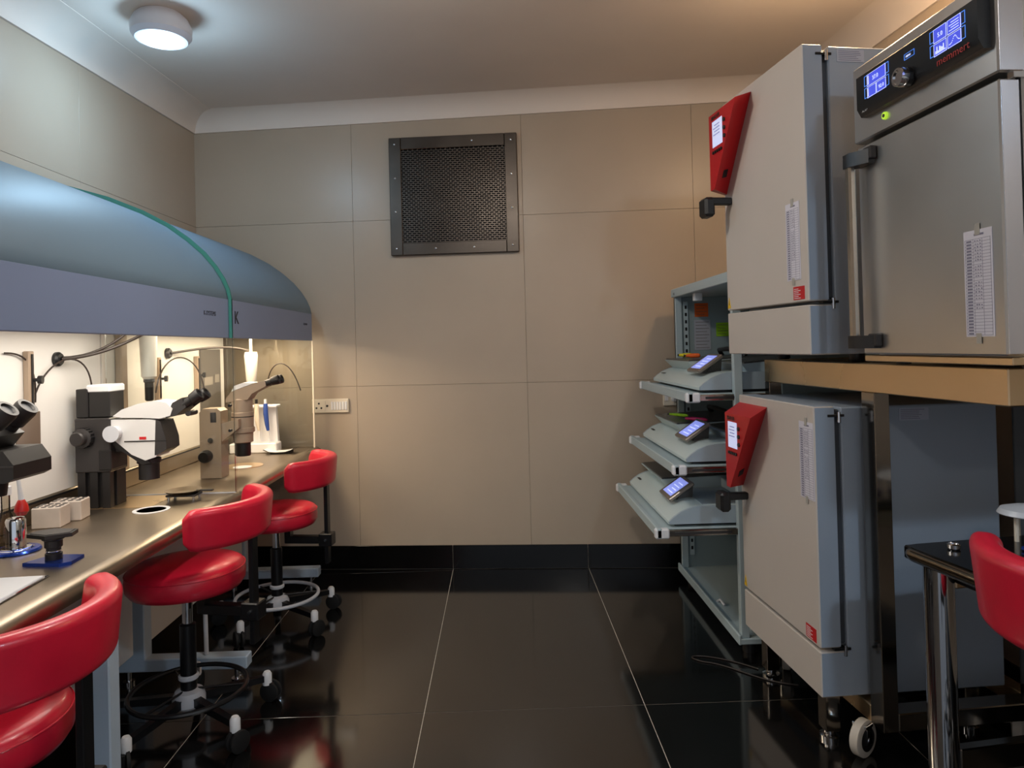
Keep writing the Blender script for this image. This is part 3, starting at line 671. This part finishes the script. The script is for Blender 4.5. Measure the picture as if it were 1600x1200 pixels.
def incubator(label, x, y, z, a, W, H, seam, D, legs):
    u = thing('incubator', label, 'incubator', (x, y, z), math.radians(a), 'grey incubators')
    d = MB().box(0, .068, 0, W, seam + .004, H, .003).build('door', m_bind_f, u)
    MB().box(-.0006, .0, .003, W - .003, seam + .007, H - .003)
    MB().box(.004, .0675, -.0012, .0005, seam + .008, H - .004).build('door_side_tint', m_bind_cool, d)  # thin sheet carrying the painted cool light on the door side
    MB().box(.004, .0675, .004, W - .004, H - .0005, H + .001).build('door_top_tint', m_bind_cool, d)
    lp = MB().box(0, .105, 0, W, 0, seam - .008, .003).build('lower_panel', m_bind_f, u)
    MB().box(.004, .104, -.0012, .0005, .004, seam - .012).build('panel_side_tint', m_bind_cool, lp)
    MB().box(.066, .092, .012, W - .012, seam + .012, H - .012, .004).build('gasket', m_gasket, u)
    MB().box(.09, D, .0, W, 0.0, H - .004, .004).build('body', m_bind_cool, u)
    for zz in (H - .03, seam + .0):
        h = MB().box(.045, .10, -.005, .02, zz - .004, zz + .004, .001).build('hinge', m_blackm, u)
        MB().cyl((.082, -.002, zz - .022), (.082, -.002, zz + .012), .006, n=12).build('hinge_pin', m_chrome, h)
    # red control wedge
    zt = H - .03; zb = H - .36
    f = [(-.08, .300, zt - .034), (-.08, W - .05, zt - .034), (-.08, W - .05, zb + .006), (-.08, W - .085, zb + .006)]
    bk = [(0, .335, zt), (0, W - .004, zt), (0, W - .004, zb), (0, W - .02, zb)]
    c = MB()._add(f + bk, [(0, 1, 2, 3), (7, 6, 5, 4), (0, 4, 5, 1), (1, 5, 6, 2), (2, 6, 7, 3), (3, 7, 4, 0)]).build('control_wedge', m_redplas, u, 20)
    y1 = W - .05; e = -.0815
    MB().box(e, -.079, y1 - .115, y1 - .03, zt - .165, zt - .065, .001).build('screen', m_scr, c)
    mb = MB()
    for k in range(4): mb.box(e - .0004, e, y1 - .095, y1 - .05 + .01 * (k % 2), zt - .085 - k * .012, zt - .082 - k * .012)
    mb.build('screen_text', mat('screen_ink', '#8d93b8', .5), c)
    for k in range(3): MB().cyl((-.08, y1 - .135, zt - .085 - .03 * k), (-.086, y1 - .135, zt - .085 - .03 * k), .0075, n=14).build('button', m_dgrey, c)
    for k in range(5): MB().cyl((-.08, y1 - .038 - .017 * k, zt - .185), (-.085, y1 - .038 - .017 * k, zt - .185), .006, n=12).build('button', m_black, c)
    text('brand_lettering', 'BINDER', .021, m_dgrey, c, (e, y1 - .025, zt - .058), (0, -1, 0), (0, 0, 1))
    # socket on the slanting near flank
    p = Vector((-.04, W - .098, zb + .055)); mb = MB().box(-.014, .014, -.002, .002, -.016, .016, .001)
    fl_ = (Vector(f[3]) - Vector(f[0])).normalized(); nn = (Vector(bk[0]) - Vector(f[0])).cross(fl_).normalized()
    if nn.y > 0: nn = -nn
    # find a point on the flank
    q = Vector(f[0]).lerp(Vector(f[3]), .80).lerp(Vector(bk[0]).lerp(Vector(bk[3]), .80), .5)
    ax = fl_.cross(nn).normalized(); mt = Matrix((ax, nn, fl_)).transposed().to_4x4(); mt.translation = q
    mb.xf(mt).build('service_socket', m_black, c)
    # handle
    hy, hz = W - .05, H - .395
    h = MB().box(-.085, .0, hy - .018, hy + .012, hz - .014, hz + .014, .004).build('handle', m_black, u)
    MB().box(-.112, -.07, hy - .02, hy + .05, hz - .06, hz + .016, .010).build('grip', m_black, h)
    # stickers
    MB().prism([(W - .030, seam + .012), (W - .004, seam + .012), (W - .017, seam + .055)], 'x', -.0012, .0).build('warning_triangle', m_yellow, u)
    MB().prism([(W - .0185, seam + .024), (W - .0155, seam + .024), (W - .0165, seam + .042)], 'x', -.0018, -.001).build('warning_mark', m_black, u)
    st = MB().box(-.0012, 0, .022, .088, seam + .012, seam + .055).build('red_sticker', m_stred, u)
    mb = MB()
    for k in range(6): mb.box(-.0017, -.001, .075 - .03 * (.6 + .4 * (k % 2)), .083, seam + .046 - k * .006, seam + .048 - k * .006)
    mb.build('sticker_text', m_wplast, st)
    if legs:
        for (lx, ly) in ((.06, .07), (.06, W - .09), (D - .08, .07), (D - .08, W - .09)):
            l = MB().box(lx - .025, lx + .025, ly - .025, ly + .025, -z + .03, .0, .002).build('leg', m_mirror, u)
            MB().lathe([(.032, 0), (.032, .012), (.02, .018), (.02, .032)], (lx, ly, -z), 20).build('foot', m_chrome, l)
    else:
        for (lx, ly) in ((.20, .06), (.20, W - .06), (D - .06, .06), (D - .06, W - .06)):
            MB().lathe([(.02, -.0265), (.024, -.02), (.024, 0)], (lx, ly, 0), 16).build('foot', m_black, u)
    return u
ub = incubator('grey incubator with red control wedge, upper one on the steel deck', .99, 2.19, 1.257, 7, .575, .992, .168, .58, False)
lb = incubator('grey incubator with red control wedge, lower one under the deck', 1.0, 2.205, .166, 3.3, .59, .925, .152, .62, True)
log_sheet('white log sheet taped to the upper incubator door', ub, .040, .122, .245, .50)
log_sheet('white log sheet taped to the lower incubator door', lb, .004, .096, .622, .872)
def side_note(label, unit, x0, x1, z0, z1, v):
    t = tag(empty('spec_label', unit.location, unit.rotation_euler.z), label, 'label', 'printed labels')
    MB().box(x0, x1, v - .0012, v, z0, z1).build('sheet', mat('bluish_paper', '#b4bac8', .7), t)
    mb = MB()
    for k in range(6):
        zz = z1 - (z1 - z0) * (k + 1) / 7; mb.box(x0 + .005, x0 + (x1 - x0) * (.65 + .25 * random.random()), v - .0016, v - .001, zz - .0008, zz + .0008)
    mb.build('print', m_ink, t)
side_note('printed label on the side of the upper incubator', ub, .12, .215, .938, .978, -.0006)
side_note('printed label on the side of the lower incubator', lb, .285, .385, .872, .912, -.0006)

# --- stainless deck on castors
A = math.radians(4.6)
dk = thing('steel_stand', 'stainless steel stand on castors carrying the upper machines', 'stand', (1.186, 1.60, 0), A)
def dbox(name, *a, m=m_steel, b=.003, p=dk): return MB().box(*a, b).build(name, m, p)
dbox('front_beam', 0, .05, 0, 1.235, 1.138, 1.228); dbox('rear_beam', .51, .56, 0, 1.235, 1.138, 1.228)
dbox('end_beam', .05, .51, 0, .05, 1.138, 1.228, m=m_mirror); dbox('end_beam', .05, .51, 1.185, 1.235, 1.138, 1.228)
dbox('deck_plate', .05, .51, .05, 1.185, 1.205, 1.225)
for (px, py) in ((0, .512), (0, 1.195), (.51, .512), (.51, 1.195)):
    h = .065 if py < 1 else .04
    MB().box(px, px + .05, py, py + h, .10, 1.138, .002).build('post', m_mirror, dk)
dbox('lower_beam', .0, .05, .577, 1.195, .10, .155, m=m_steel); dbox('lower_beam', .51, .56, .577, 1.195, .10, .155, m=m_steel)
dbox('lower_side_beam', .05, .51, .512, .577, .10, .155, m=m_mirror); dbox('lower_side_beam', .05, .51, 1.195, 1.235, .10, .155, m=m_mirror)
for i, (px, py, ra) in enumerate(((-.03, .575, .5), (.02, 1.16, 1.1), (.50, .57, .7), (.50, 1.16, .3))):
    c = empty('castor', (px, py, 0)); c.parent = dk; c.rotation_euler = (0, 0, ra)
    MB().turn(((0, .050), (.12, .056), (.88, .056), (1, .050)), (0, -.016, .057), (0, .016, .057), 32).build('wheel', m_wheel, c)
    MB().turn(((0, .036), (1, .036)), (0, -.0175, .057), (0, .0175, .057), 24).build('wheel_disc', m_black, c)
    MB().turn(((0, .010), (1, .010)), (0, -.024, .057), (0, .024, .057), 14).build('axle', m_chrome, c)
    MB().box(-.014, .014, -.023, -.0185, .045, .105, .001).box(-.014, .014, .0185, .023, .045, .105, .001).box(-.02, .02, -.023, .023, .094, .105, .001).build('fork', m_chrome, c)

# --- stainless oven with the black control panel
u = thing('steel_oven', 'stainless steel oven with black control panel on the deck', 'oven', (1.112, 1.50, 1.232), math.radians(3))
W, H, D = .56, .875, .55
dr = MB().box(0, .045, .0, W - .015, .028, .638, .004).build('door', m_door_st, u)
MB().box(.004, .0455, -.0015, .001, .032, .634, .0005).build('door_edge', mat('edge_steel_sheen', '#eef2ff', .2, 1.), dr)  # reflected cool light put into the edge colour as bluish white
MB().box(.046, .055, .01, W - .02, .03, .655).build('door_seal', m_black, u)
MB().box(.055, D, 0, W, .008, H, .004).build('body', m_door_st, u)
fa = MB().box(0, .06, 0, W, .652, H, .004).build('fascia', m_door_st, u)
MB().box(.004, .06, -.0015, .001, .656, H - .004, .0005).build('fascia_edge', mat('edge_steel_sheen', '#eef2ff', .2, 1.), fa)
MB().box(.012, .06, .0, W, .006, .024, .002).build('sill', m_steel, u)
for (fx, fy) in ((.1, .05), (.1, W - .05), (D - .06, .05), (D - .06, W - .05)): MB().lathe([(.02, -.003), (.02, .008)], (fx, fy, 0), 16).build('foot', m_black, u)
MB().box(.03, .062, -.006, .012, .638, .652, .001).build('hinge', m_chrome, u)
mb = MB(); a, b, z0, z1 = .018, .492, .712, .828
mb.prism([(0, z0), (-.018, z0), (-.030, z0 + .022), (-.030, z1 - .003), (-.026, z1), (0, z1)], 'y', a, b)
cp = mb.build('control_panel', mat('panel_gloss', '#17181b', .28), u)
E_ = -.0305
def tile(y0, y1, za, zb, m=m_blue, nm='display_tile', e=E_): return MB().box(e - .0008, e + .0005, y0, y1, za, zb).build(nm, m, cp)
def outline(y0, y1, za, zb, w=.0009, nm='display_lines', m=m_bluel):
    e = E_ - .0012; mb = MB()
    mb.box(e, E_, y0, y1, za, za + w).box(e, E_, y0, y1, zb - w, zb).box(e, E_, y0, y0 + w, za, zb).box(e, E_, y1 - w, y1, za, zb); mb.build(nm, m, cp)
def bracket(y, za, zb, d):
    e = E_ - .001; w = .0016; mb = MB(); l = .011 * d
    mb.box(e, E_, y - w / 2, y + w / 2, za, zb).box(e, E_, min(y, y + l), max(y, y + l), za, za + w).box(e, E_, min(y, y + l), max(y, y + l), zb - w, zb)
    mb.build('panel_mark', m_bracket, cp)
# far display: y .352-.437 ; near display: y .068-.160
tile(.352, .437, .782, .815); tile(.396, .437, .750, .779); tile(.352, .393, .750, .779)
outline(.352, .437, .782, .815); outline(.396, .437, .750, .779); outline(.352, .393, .750, .779)
text('display_text', '37.0', .016, m_bluel, cp, (E_ - .001, .412, .792), (0, -1, 0), (0, 0, 1)); text('display_text', '92.0', .014, m_bluel, cp, (E_ - .001, .384, .758), (0, -1, 0), (0, 0, 1))
MB().box(E_ - .0014, E_, .428, .434, .786, .811).box(E_ - .0014, E_, .430, .435, .753, .776).build('display_bar', m_scr, cp)
bracket(.450, .786, .815, -1); bracket(.450, .752, .781, -1); bracket(.339, .786, .815, 1); bracket(.339, .752, .781, 1)
for (ya, yb) in ((.116, .160), (.068, .112)):
    for (za, zb) in ((.782, .815), (.750, .779)): tile(ya, yb, za, zb); outline(ya, yb, za, zb)
text('display_text', '5.0', .015, m_bluel, cp, (E_ - .001, .146, .792), (0, -1, 0), (0, 0, 1))
mb = MB()
for k in range(4): mb.box(E_ - .0012, E_, .074, .106 - .006 * (k % 2), .788 + k * .006, .7895 + k * .006)
mb.build('display_text', m_bluel, cp)
mb = MB()
for k in range(14):
    t0 = k / 13; yy = .107 - .033 * t0; zz = .756 + .015 * math.exp(-((t0 - .55) * 4) ** 2); mb.box(E_ - .0012, E_, yy - .0022, yy, zz, zz + .0018)
for k in range(8): mb.box(E_ - .0012, E_, .120 + k * .0045, .123 + k * .0045, .754, .757 + .014 * abs(math.sin(k * 1.3)))
mb.build('display_graph', m_bluel, cp)
bracket(.173, .786, .815, -1); bracket(.173, .752, .781, -1); bracket(.055, .786, .815, 1); bracket(.055, .752, .781, 1)
text('brand_lettering', 'memmert', .026, mat('brand_red', '#a5241c', .4), cp, (E_ - .0006, .152, .724), (0, -1, 0), (0, 0, 1), sx=1.05)
text('panel_text', 'MENU', .007, m_bluel, cp, (E_ - .0006, .266, .793), (0, -1, 0), (0, 0, 1))
outline(.232, .272, .788, .803, .001, 'panel_mark', m_bracket)
text('model_text', 'ICO', .014, m_lplast, cp, (-.0275, .473, .720), (0, -1, 0), (.35, 0, 1))
kb = MB().turn(((0, .026), (1, .024)), (-.026, .264, .742), (-.042, .264, .742), 28).build('knob', m_black, cp)
MB().turn(((0, .025), (.5, .025), (1, .023), (1, .018), (.8, .018)), (-.040, .264, .742), (-.058, .264, .742), 32).build('knob_ring', m_chrome, kb)
ld = MB().turn(((0, .011), (1, .010)), (0, .405, .690), (-.006, .405, .690), 20).build('power_button', m_led, u)
MB().turn(((0, .005), (1, .005)), (-.006, .405, .690), (-.0075, .405, .690), 14).build('button_core', m_dgrey, ld)
hb = MB().box(-.046, -.024, W - .045, W - .018, .07, .585, .006).build('handle', mat('handle_steel', '#c5bcb0', .25, 1.), u)
for (za, zb) in ((.575, .615), (.045, .082)):
    MB().prism([(-.048, W - .047), (-.048, W - .016), (0, W - .03), (0, W - .10), (-.02, W - .10)], 'z', za, zb).build('handle_bracket', m_black, hb)
for za in (.05, .585): MB().box(-.02, .0, W - .11, W - .07, za, za + .037, .003).build('latch_block', m_dgrey, u)
log_sheet('white log sheet taped to the stainless oven door', u, .032, .120, .072, .318, rows=30)

# --- white open cabinet with pull-out shelves
CX, CY0, CY1 = .98, 2.885, 3.845
c = thing('shelf_cabinet', 'pale open metal cabinet with three pulled-out shelves', 'cabinet')
MB().box(CX, 1.62, CY1 - .018, CY1, .05, 1.555, .002).build('side_panel', m_cabin, c)
MB().box(CX + .2, 1.62, CY0, CY0 + .018, .05, 1.555, .002).build('side_panel', m_cabin, c)
MB().box(1.60, 1.62, CY0 + .018, CY1 - .018, .05, 1.555).build('back_panel', m_cabin, c)
MB().box(CX - .012, 1.62, CY0 - .008, CY1 + .008, 1.555, 1.60, .003).build('top', m_cab, c)
MB().box(CX - .01, 1.62, CY0 - .008, CY1 + .008, .048, .072, .003).build('bottom_tray', m_cab, c)
MB().box(CX - .014, CX - .002, CY0 - .008, CY1 + .008, .046, .088, .003).build('front_lip', m_cab, c)
for (ya, yb) in ((CY1 - .035, CY1), (CY0, CY0 + .03)): MB().box(CX, CX + .035, ya, yb, .072, 1.555, .002).build('upright', m_cab, c)
p = MB().box(CX + .045, CX + .07, CY1 - .03, CY1 - .018, .14, 1.53).build('slotted_rail', m_cab, c)
mb = MB()
for k in range(34): mb.box(CX + .052, CX + .063, CY1 - .0312, CY1 - .0295, .17 + k * .04, .188 + k * .04)
mb.build('rail_slots', m_black, p)
MB().box(CX + .02, CX + .06, 3.5, 3.54, 1.515, 1.555, .003).build('latch', m_wplast, c)
for (x, y) in ((1.03, CY0 + .05), (1.03, CY1 - .06), (1.56, CY0 + .05), (1.56, CY1 - .06)): MB().lathe([(.03, 0), (.03, .048)], (x, y, 0), 14).build('foot', m_black, c)
text('brand_lettering', 'CE', .018, m_dgrey, c, (CX - .0125, 3.80, 1.566), (0, -1, 0), (0, 0, 1))
MB().tube([(CX + .03, 3.30, .074), (CX + .035, 3.27, .092), (CX + .045, 3.24, .076)], .006, 6).build('catch', m_lplast, c)
def device(label, x, z, near_open):
    d = thing('dish_incubator', label, 'benchtop incubator', (x, CY0 + .036, z), 0, 'benchtop dish incubators')
    Wd, Dd = .88, .50
    pf = [(.0, .012), (.0, .024), (.02, .042), (.05, .062), (.09, .078), (.13, .085), (Dd, .085), (Dd, .012)]
    sh = MB().prism(pf, 'y', .012, Wd - .012).build('shell', m_dev, d, 25)
    for ya, yb in ((0, .014), (Wd - .014, Wd)):
        MB().prism([(x_ + (.002 if i == 0 else 0), z_ + .001) for i, (x_, z_) in enumerate(pf)], 'y', ya, yb).build('side_cheek', m_devs, d, 25)
    MB().box(.03, Dd - .03, .03, Wd - .03, 0, .013).build('base', m_black, d)
    # far chamber lid with dark top
    y0, y1 = .40, Wd - .02
    l = MB().prism([(.105, .080), (.06, .124), (Dd - .01, .140), (Dd - .01, .080)], 'y', y0, y1).build('lid', m_dev, d)
    MB().prism([(.068, .1245), (Dd - .014, .1405), (Dd - .014, .147), (.068, .131)], 'y', y0 + .006, y1 - .006).build('lid_top', m_devlid, l)
    if near_open:
        MB().box(.15, Dd - .02, .03, .37, .085, .088).build('chamber_floor', m_devs, d)
        MB().box(.34, Dd - .01, .03, .37, .088, .135, .004).build('rear_hood', m_devs, d)
    else:
        l = MB().prism([(.215, .085), (.19, .118), (Dd - .01, .14), (Dd - .01, .085)], 'y', .03, .38).build('lid', m_devs, d)
        MB().prism([(.205, .1195), (Dd - .012, .1405), (Dd - .012, .147), (.205, .126)], 'y', .036, .374).build('lid_top', m_devlid, l)
    MB().tube([(.36, y0 + .05, .143), (.33, y0 + .10, .172), (.32, y0 + .20, .178), (.33, y1 - .10, .172), (.36, y1 - .05, .143)], .012, 8).build('handle', m_black, d)
    MB().box(.012, .05, Wd - .13, Wd - .07, .075, .088).build('badge', m_dgrey, d) if False else None
    tb = MB().box(.03, .05, Wd - .12, Wd - .06, .0555, .0575).build('badge', m_dgrey, d)
    # tilted screen
    s = MB().box(-.066, .066, -.095, .095, 0, .016, .004); mt = Matrix.Translation((.095, .225, .112)) @ Matrix.Rotation(math.radians(-34), 4, 'Y')
    s = s.xf(mt).build('screen_frame', m_frame, d)
    MB().box(-.048, .050, -.070, .070, .0158, .0166).xf(mt).build('screen', m_blue2, s)
    mb = MB()
    for k in range(4): mb.box(-.034 + k * .019, -.030 + k * .019, -.05, .035 - .02 * (k % 2), .0164, .0170)
    mb.xf(mt).build('screen_text', m_bluel, s)
    MB().prism([(.08, .075), (.15, .075), (.155, .14), (.12, .125)], 'y', .18, .27).build('screen_neck', m_devlid, d)
    return d
def shelf(label, x, z):
    s = thing('pullout_shelf', label, 'shelf', (x, CY0, z), 0, 'pull-out shelves'); L_ = CY1 - CY0
    MB().box(.0, .62, .03, L_ - .03, -.020, 0, .002).build('shelf_plate', m_cab, s)
    MB().box(-.016, .004, -.008, L_ + .008, -.034, .008, .003).build('front_rail', m_cab, s)
    for ya in (-.008, L_ - .024): MB().box(-.024, .036, ya, ya + .032, -.036, .006, .006).build('corner_cap', m_wplast, s)
    for ya in (.006, L_ - .026): 
        r = MB().box(.03, .60, ya, ya + .02, -.030, -.004, .002).build('slide_rail', m_mirror, s)
        MB().box(.06, .30, ya - .003, ya, -.022, -.012).build('slide_bead', m_dgrey, r)
    return s
for lab, x, z, op, dl in (('top pulled-out shelf of the pale cabinet', .80, 1.09, False, 'white dish incubator with tilted blue screen on the top shelf'),
                      ('middle pulled-out shelf of the pale cabinet', .735, .790, False, 'white dish incubator with tilted blue screen on the middle shelf'),
                      ('lowest pulled-out shelf of the pale cabinet', .655, .53, True, 'white dish incubator with tilted blue screen on the lowest shelf')):
    shelf(lab, x, z); device(dl, x + .045, z, op)
# notes inside the cabinet (on the far side panel)
def note(name, lab, cat, m, x0, x1, z0, z1, lines=4):
    t = tag(empty(name, (0, CY1 - .019, 0)), lab, cat)
    MB().box(x0, x1, -.0015, -.0005, z0, z1).build('sheet', m, t)
    mb = MB()
    for k in range(lines):
        zz = z1 - (z1 - z0) * (k + .7) / (lines + .4); mb.box(x0 + .008, x1 - .008 - .012 * (k % 2), -.002, -.0014, zz - .0012, zz + .0012)
    mb.build('writing', mat('faint_ink', '#6a5c50', .8), t)
note('sticky_note', 'orange sticky note inside the cabinet', 'note', m_orange, 1.09, 1.165, 1.445, 1.52)
note('notice_sheet', 'grey printed sheet inside the cabinet below the orange note', 'paper', mat('grey_paper', '#a9abb4', .8), 1.085, 1.175, 1.262, 1.428, 9)
note('sticky_note', 'green sticky note inside the cabinet', 'note', m_green, 1.207, 1.28, 1.335, 1.41)
# clips and pens on the devices
def marker(lab, x, y, z, m, ln=.07, rz=0., r=.008):
    t = thing('marker_clip', lab, 'marker', (x, y, z), rz)
    MB().turn(((0, r * .5), (.12, r), (.7, r), (.75, r * .8), (1, r * .7)), (0, -ln / 2, r), (0, ln / 2, r), 12).build('barrel', m, t)
    MB().turn(((0, r * .3), (1, r * .6)), (0, ln / 2, r), (0, ln / 2 + .012, r), 10).build('tip', m_dgrey, t)
marker('yellow marker on the lid of the top dish incubator', .975, 3.60, 1.2285, m_ylw, .09, .5, .011)
marker('orange marker on the lid of the top dish incubator', .97, 3.45, 1.2285, m_orange, .07, 1.0, .011)
marker('green marker on the lid of the middle dish incubator', .915, 3.55, .9285, m_green, .12, .6, .008)
marker('pink marker on the lid of the middle dish incubator', .94, 3.32, .929, m_pink, .12, .7, .009)
# wall socket between cabinet and back wall
t = thing('wall_socket', 'white double socket with a plug low on back wall by cabinet', 'socket', (0, YW, 0), wall_rz)
MB().box(.955, 1.06, -.016, -.0005, .94, 1.03, .004).build('plate', m_socket, t)
MB().turn(((0, .026), (.6, .024), (1, .014)), (1.025, -.016, .985), (1.025, -.05, .985), 18).build('plug', m_wplast, t)
MB().tube([(1.03, -.05, .98), (1.03, -.055, .9), (1.04, -.03, .7)], .005, 6).build('plug_cable', m_black, t)
MB().box(.965, .985, -.019, -.015, .97, 1.0, .001).build('switch', m_wplast, t)
# thin wire on the floor
tag(MB().tube(bez((1.00, 2.76, .003), (.86, 2.92, .003), (.70, 2.92, .003), (.80, 2.84, .003), 14) + bez((.80, 2.84, .003), (.92, 2.80, .003), (.95, 2.66, .003), (1.10, 2.62, .003), 14)[1:], .0028, 6).build('floor_wire', m_cable), 'thin black wire curled on the floor below cabinet', 'wire')

# --- black table at the right
t = thing('black_table', 'black topped table with chrome edge and chrome legs', 'table', (1.06, 1.865, 0), math.radians(8))
TL, TD, TZ = .72, 1.45, .75
MB().box(.012, TL, -TD, -.012, TZ - .035, TZ, .004).build('table_top', m_ttop, t)
rim = []
r_ = .019
def rimring(p, n, k=10): return [(p[0] + n[0] * r_ * math.cos(a), p[1] + n[1] * r_ * math.cos(a), TZ - .0185 + r_ * math.sin(a)) for a in (2 * math.pi * i / k for i in range(k))]
path = [((.018, -TD), (-1, 0))] + [((.018, -.05), (-1, 0))] + [((.05 - .032 * math.cos(a), -.05 + .032 * math.sin(a)), (-math.cos(a), math.sin(a))) for a in (math.radians(d_) for d_ in (20, 45, 70))] + [((.05, -.018), (0, 1)), ((TL, -.018), (0, 1))]
MB().loft([rimring(p, n) for p, n in path]).build('chrome_edge', mat('dark_chrome', '#7d766c', .15, 1.), t, 60)
for (lx, ly) in ((.062, -.075), (.64, -.075), (.062, -TD + .08), (.64, -TD + .08)):
    l = MB().cyl((lx, ly, .02), (lx, ly, TZ - .036), .036, n=28).build('leg', m_chrome, t)
    MB().lathe([(.042, 0), (.042, .02), (.036, .024)], (lx, ly, 0), 20).build('foot_cap', m_black, l)
MB().box(.10, .63, -.09, -.06, TZ - .10, TZ - .045, .003).build('apron', m_steel, t)
MB().box(.10, .63, -.09, -.06, .17, .235, .003).build('stretcher', m_mirror, t)
MB().box(.10, .62, -TD + .1, -.085, TZ - .085, TZ - .06, .002).build('under_shelf', m_blackm, t)
t = thing('chrome_stopper', 'small chrome stopper lying on the black table corner', 'stopper', (1.175, 1.80, TZ))
MB().lathe([(.013, 0), (.016, .004), (.016, .013), (.012, .016), (.012, .012), (0, .012)], n=24).build('cap_body', m_chrome, t)
t = thing('white_stand', 'white round-topped stand on the black table', 'stand', (1.42, 1.865, TZ))
MB().lathe([(0, .085), (.055, .078), (.066, .068), (.068, .07), (.060, .083), (.030, .092), (0, .095)], n=32).build('round_top', m_lplast, t)
for k in range(3):
    a = math.radians(200 + 120 * k); MB().cyl((.042 * math.cos(a), .042 * math.sin(a), 0), (.042 * math.cos(a), .042 * math.sin(a), .08), .006, n=10).build('leg', m_socket, t)
t = thing('blue_tray', 'shiny blue tray on the black table behind the red backrest', 'tray', (1.42, 1.73, TZ), .2)
MB().box(-.08, .10, -.06, .06, 0, .012, .004).build('tray_body', m_bluen, t); MB().box(-.07, .09, -.05, .05, .012, .014).build('tray_liner', m_chrome, t)
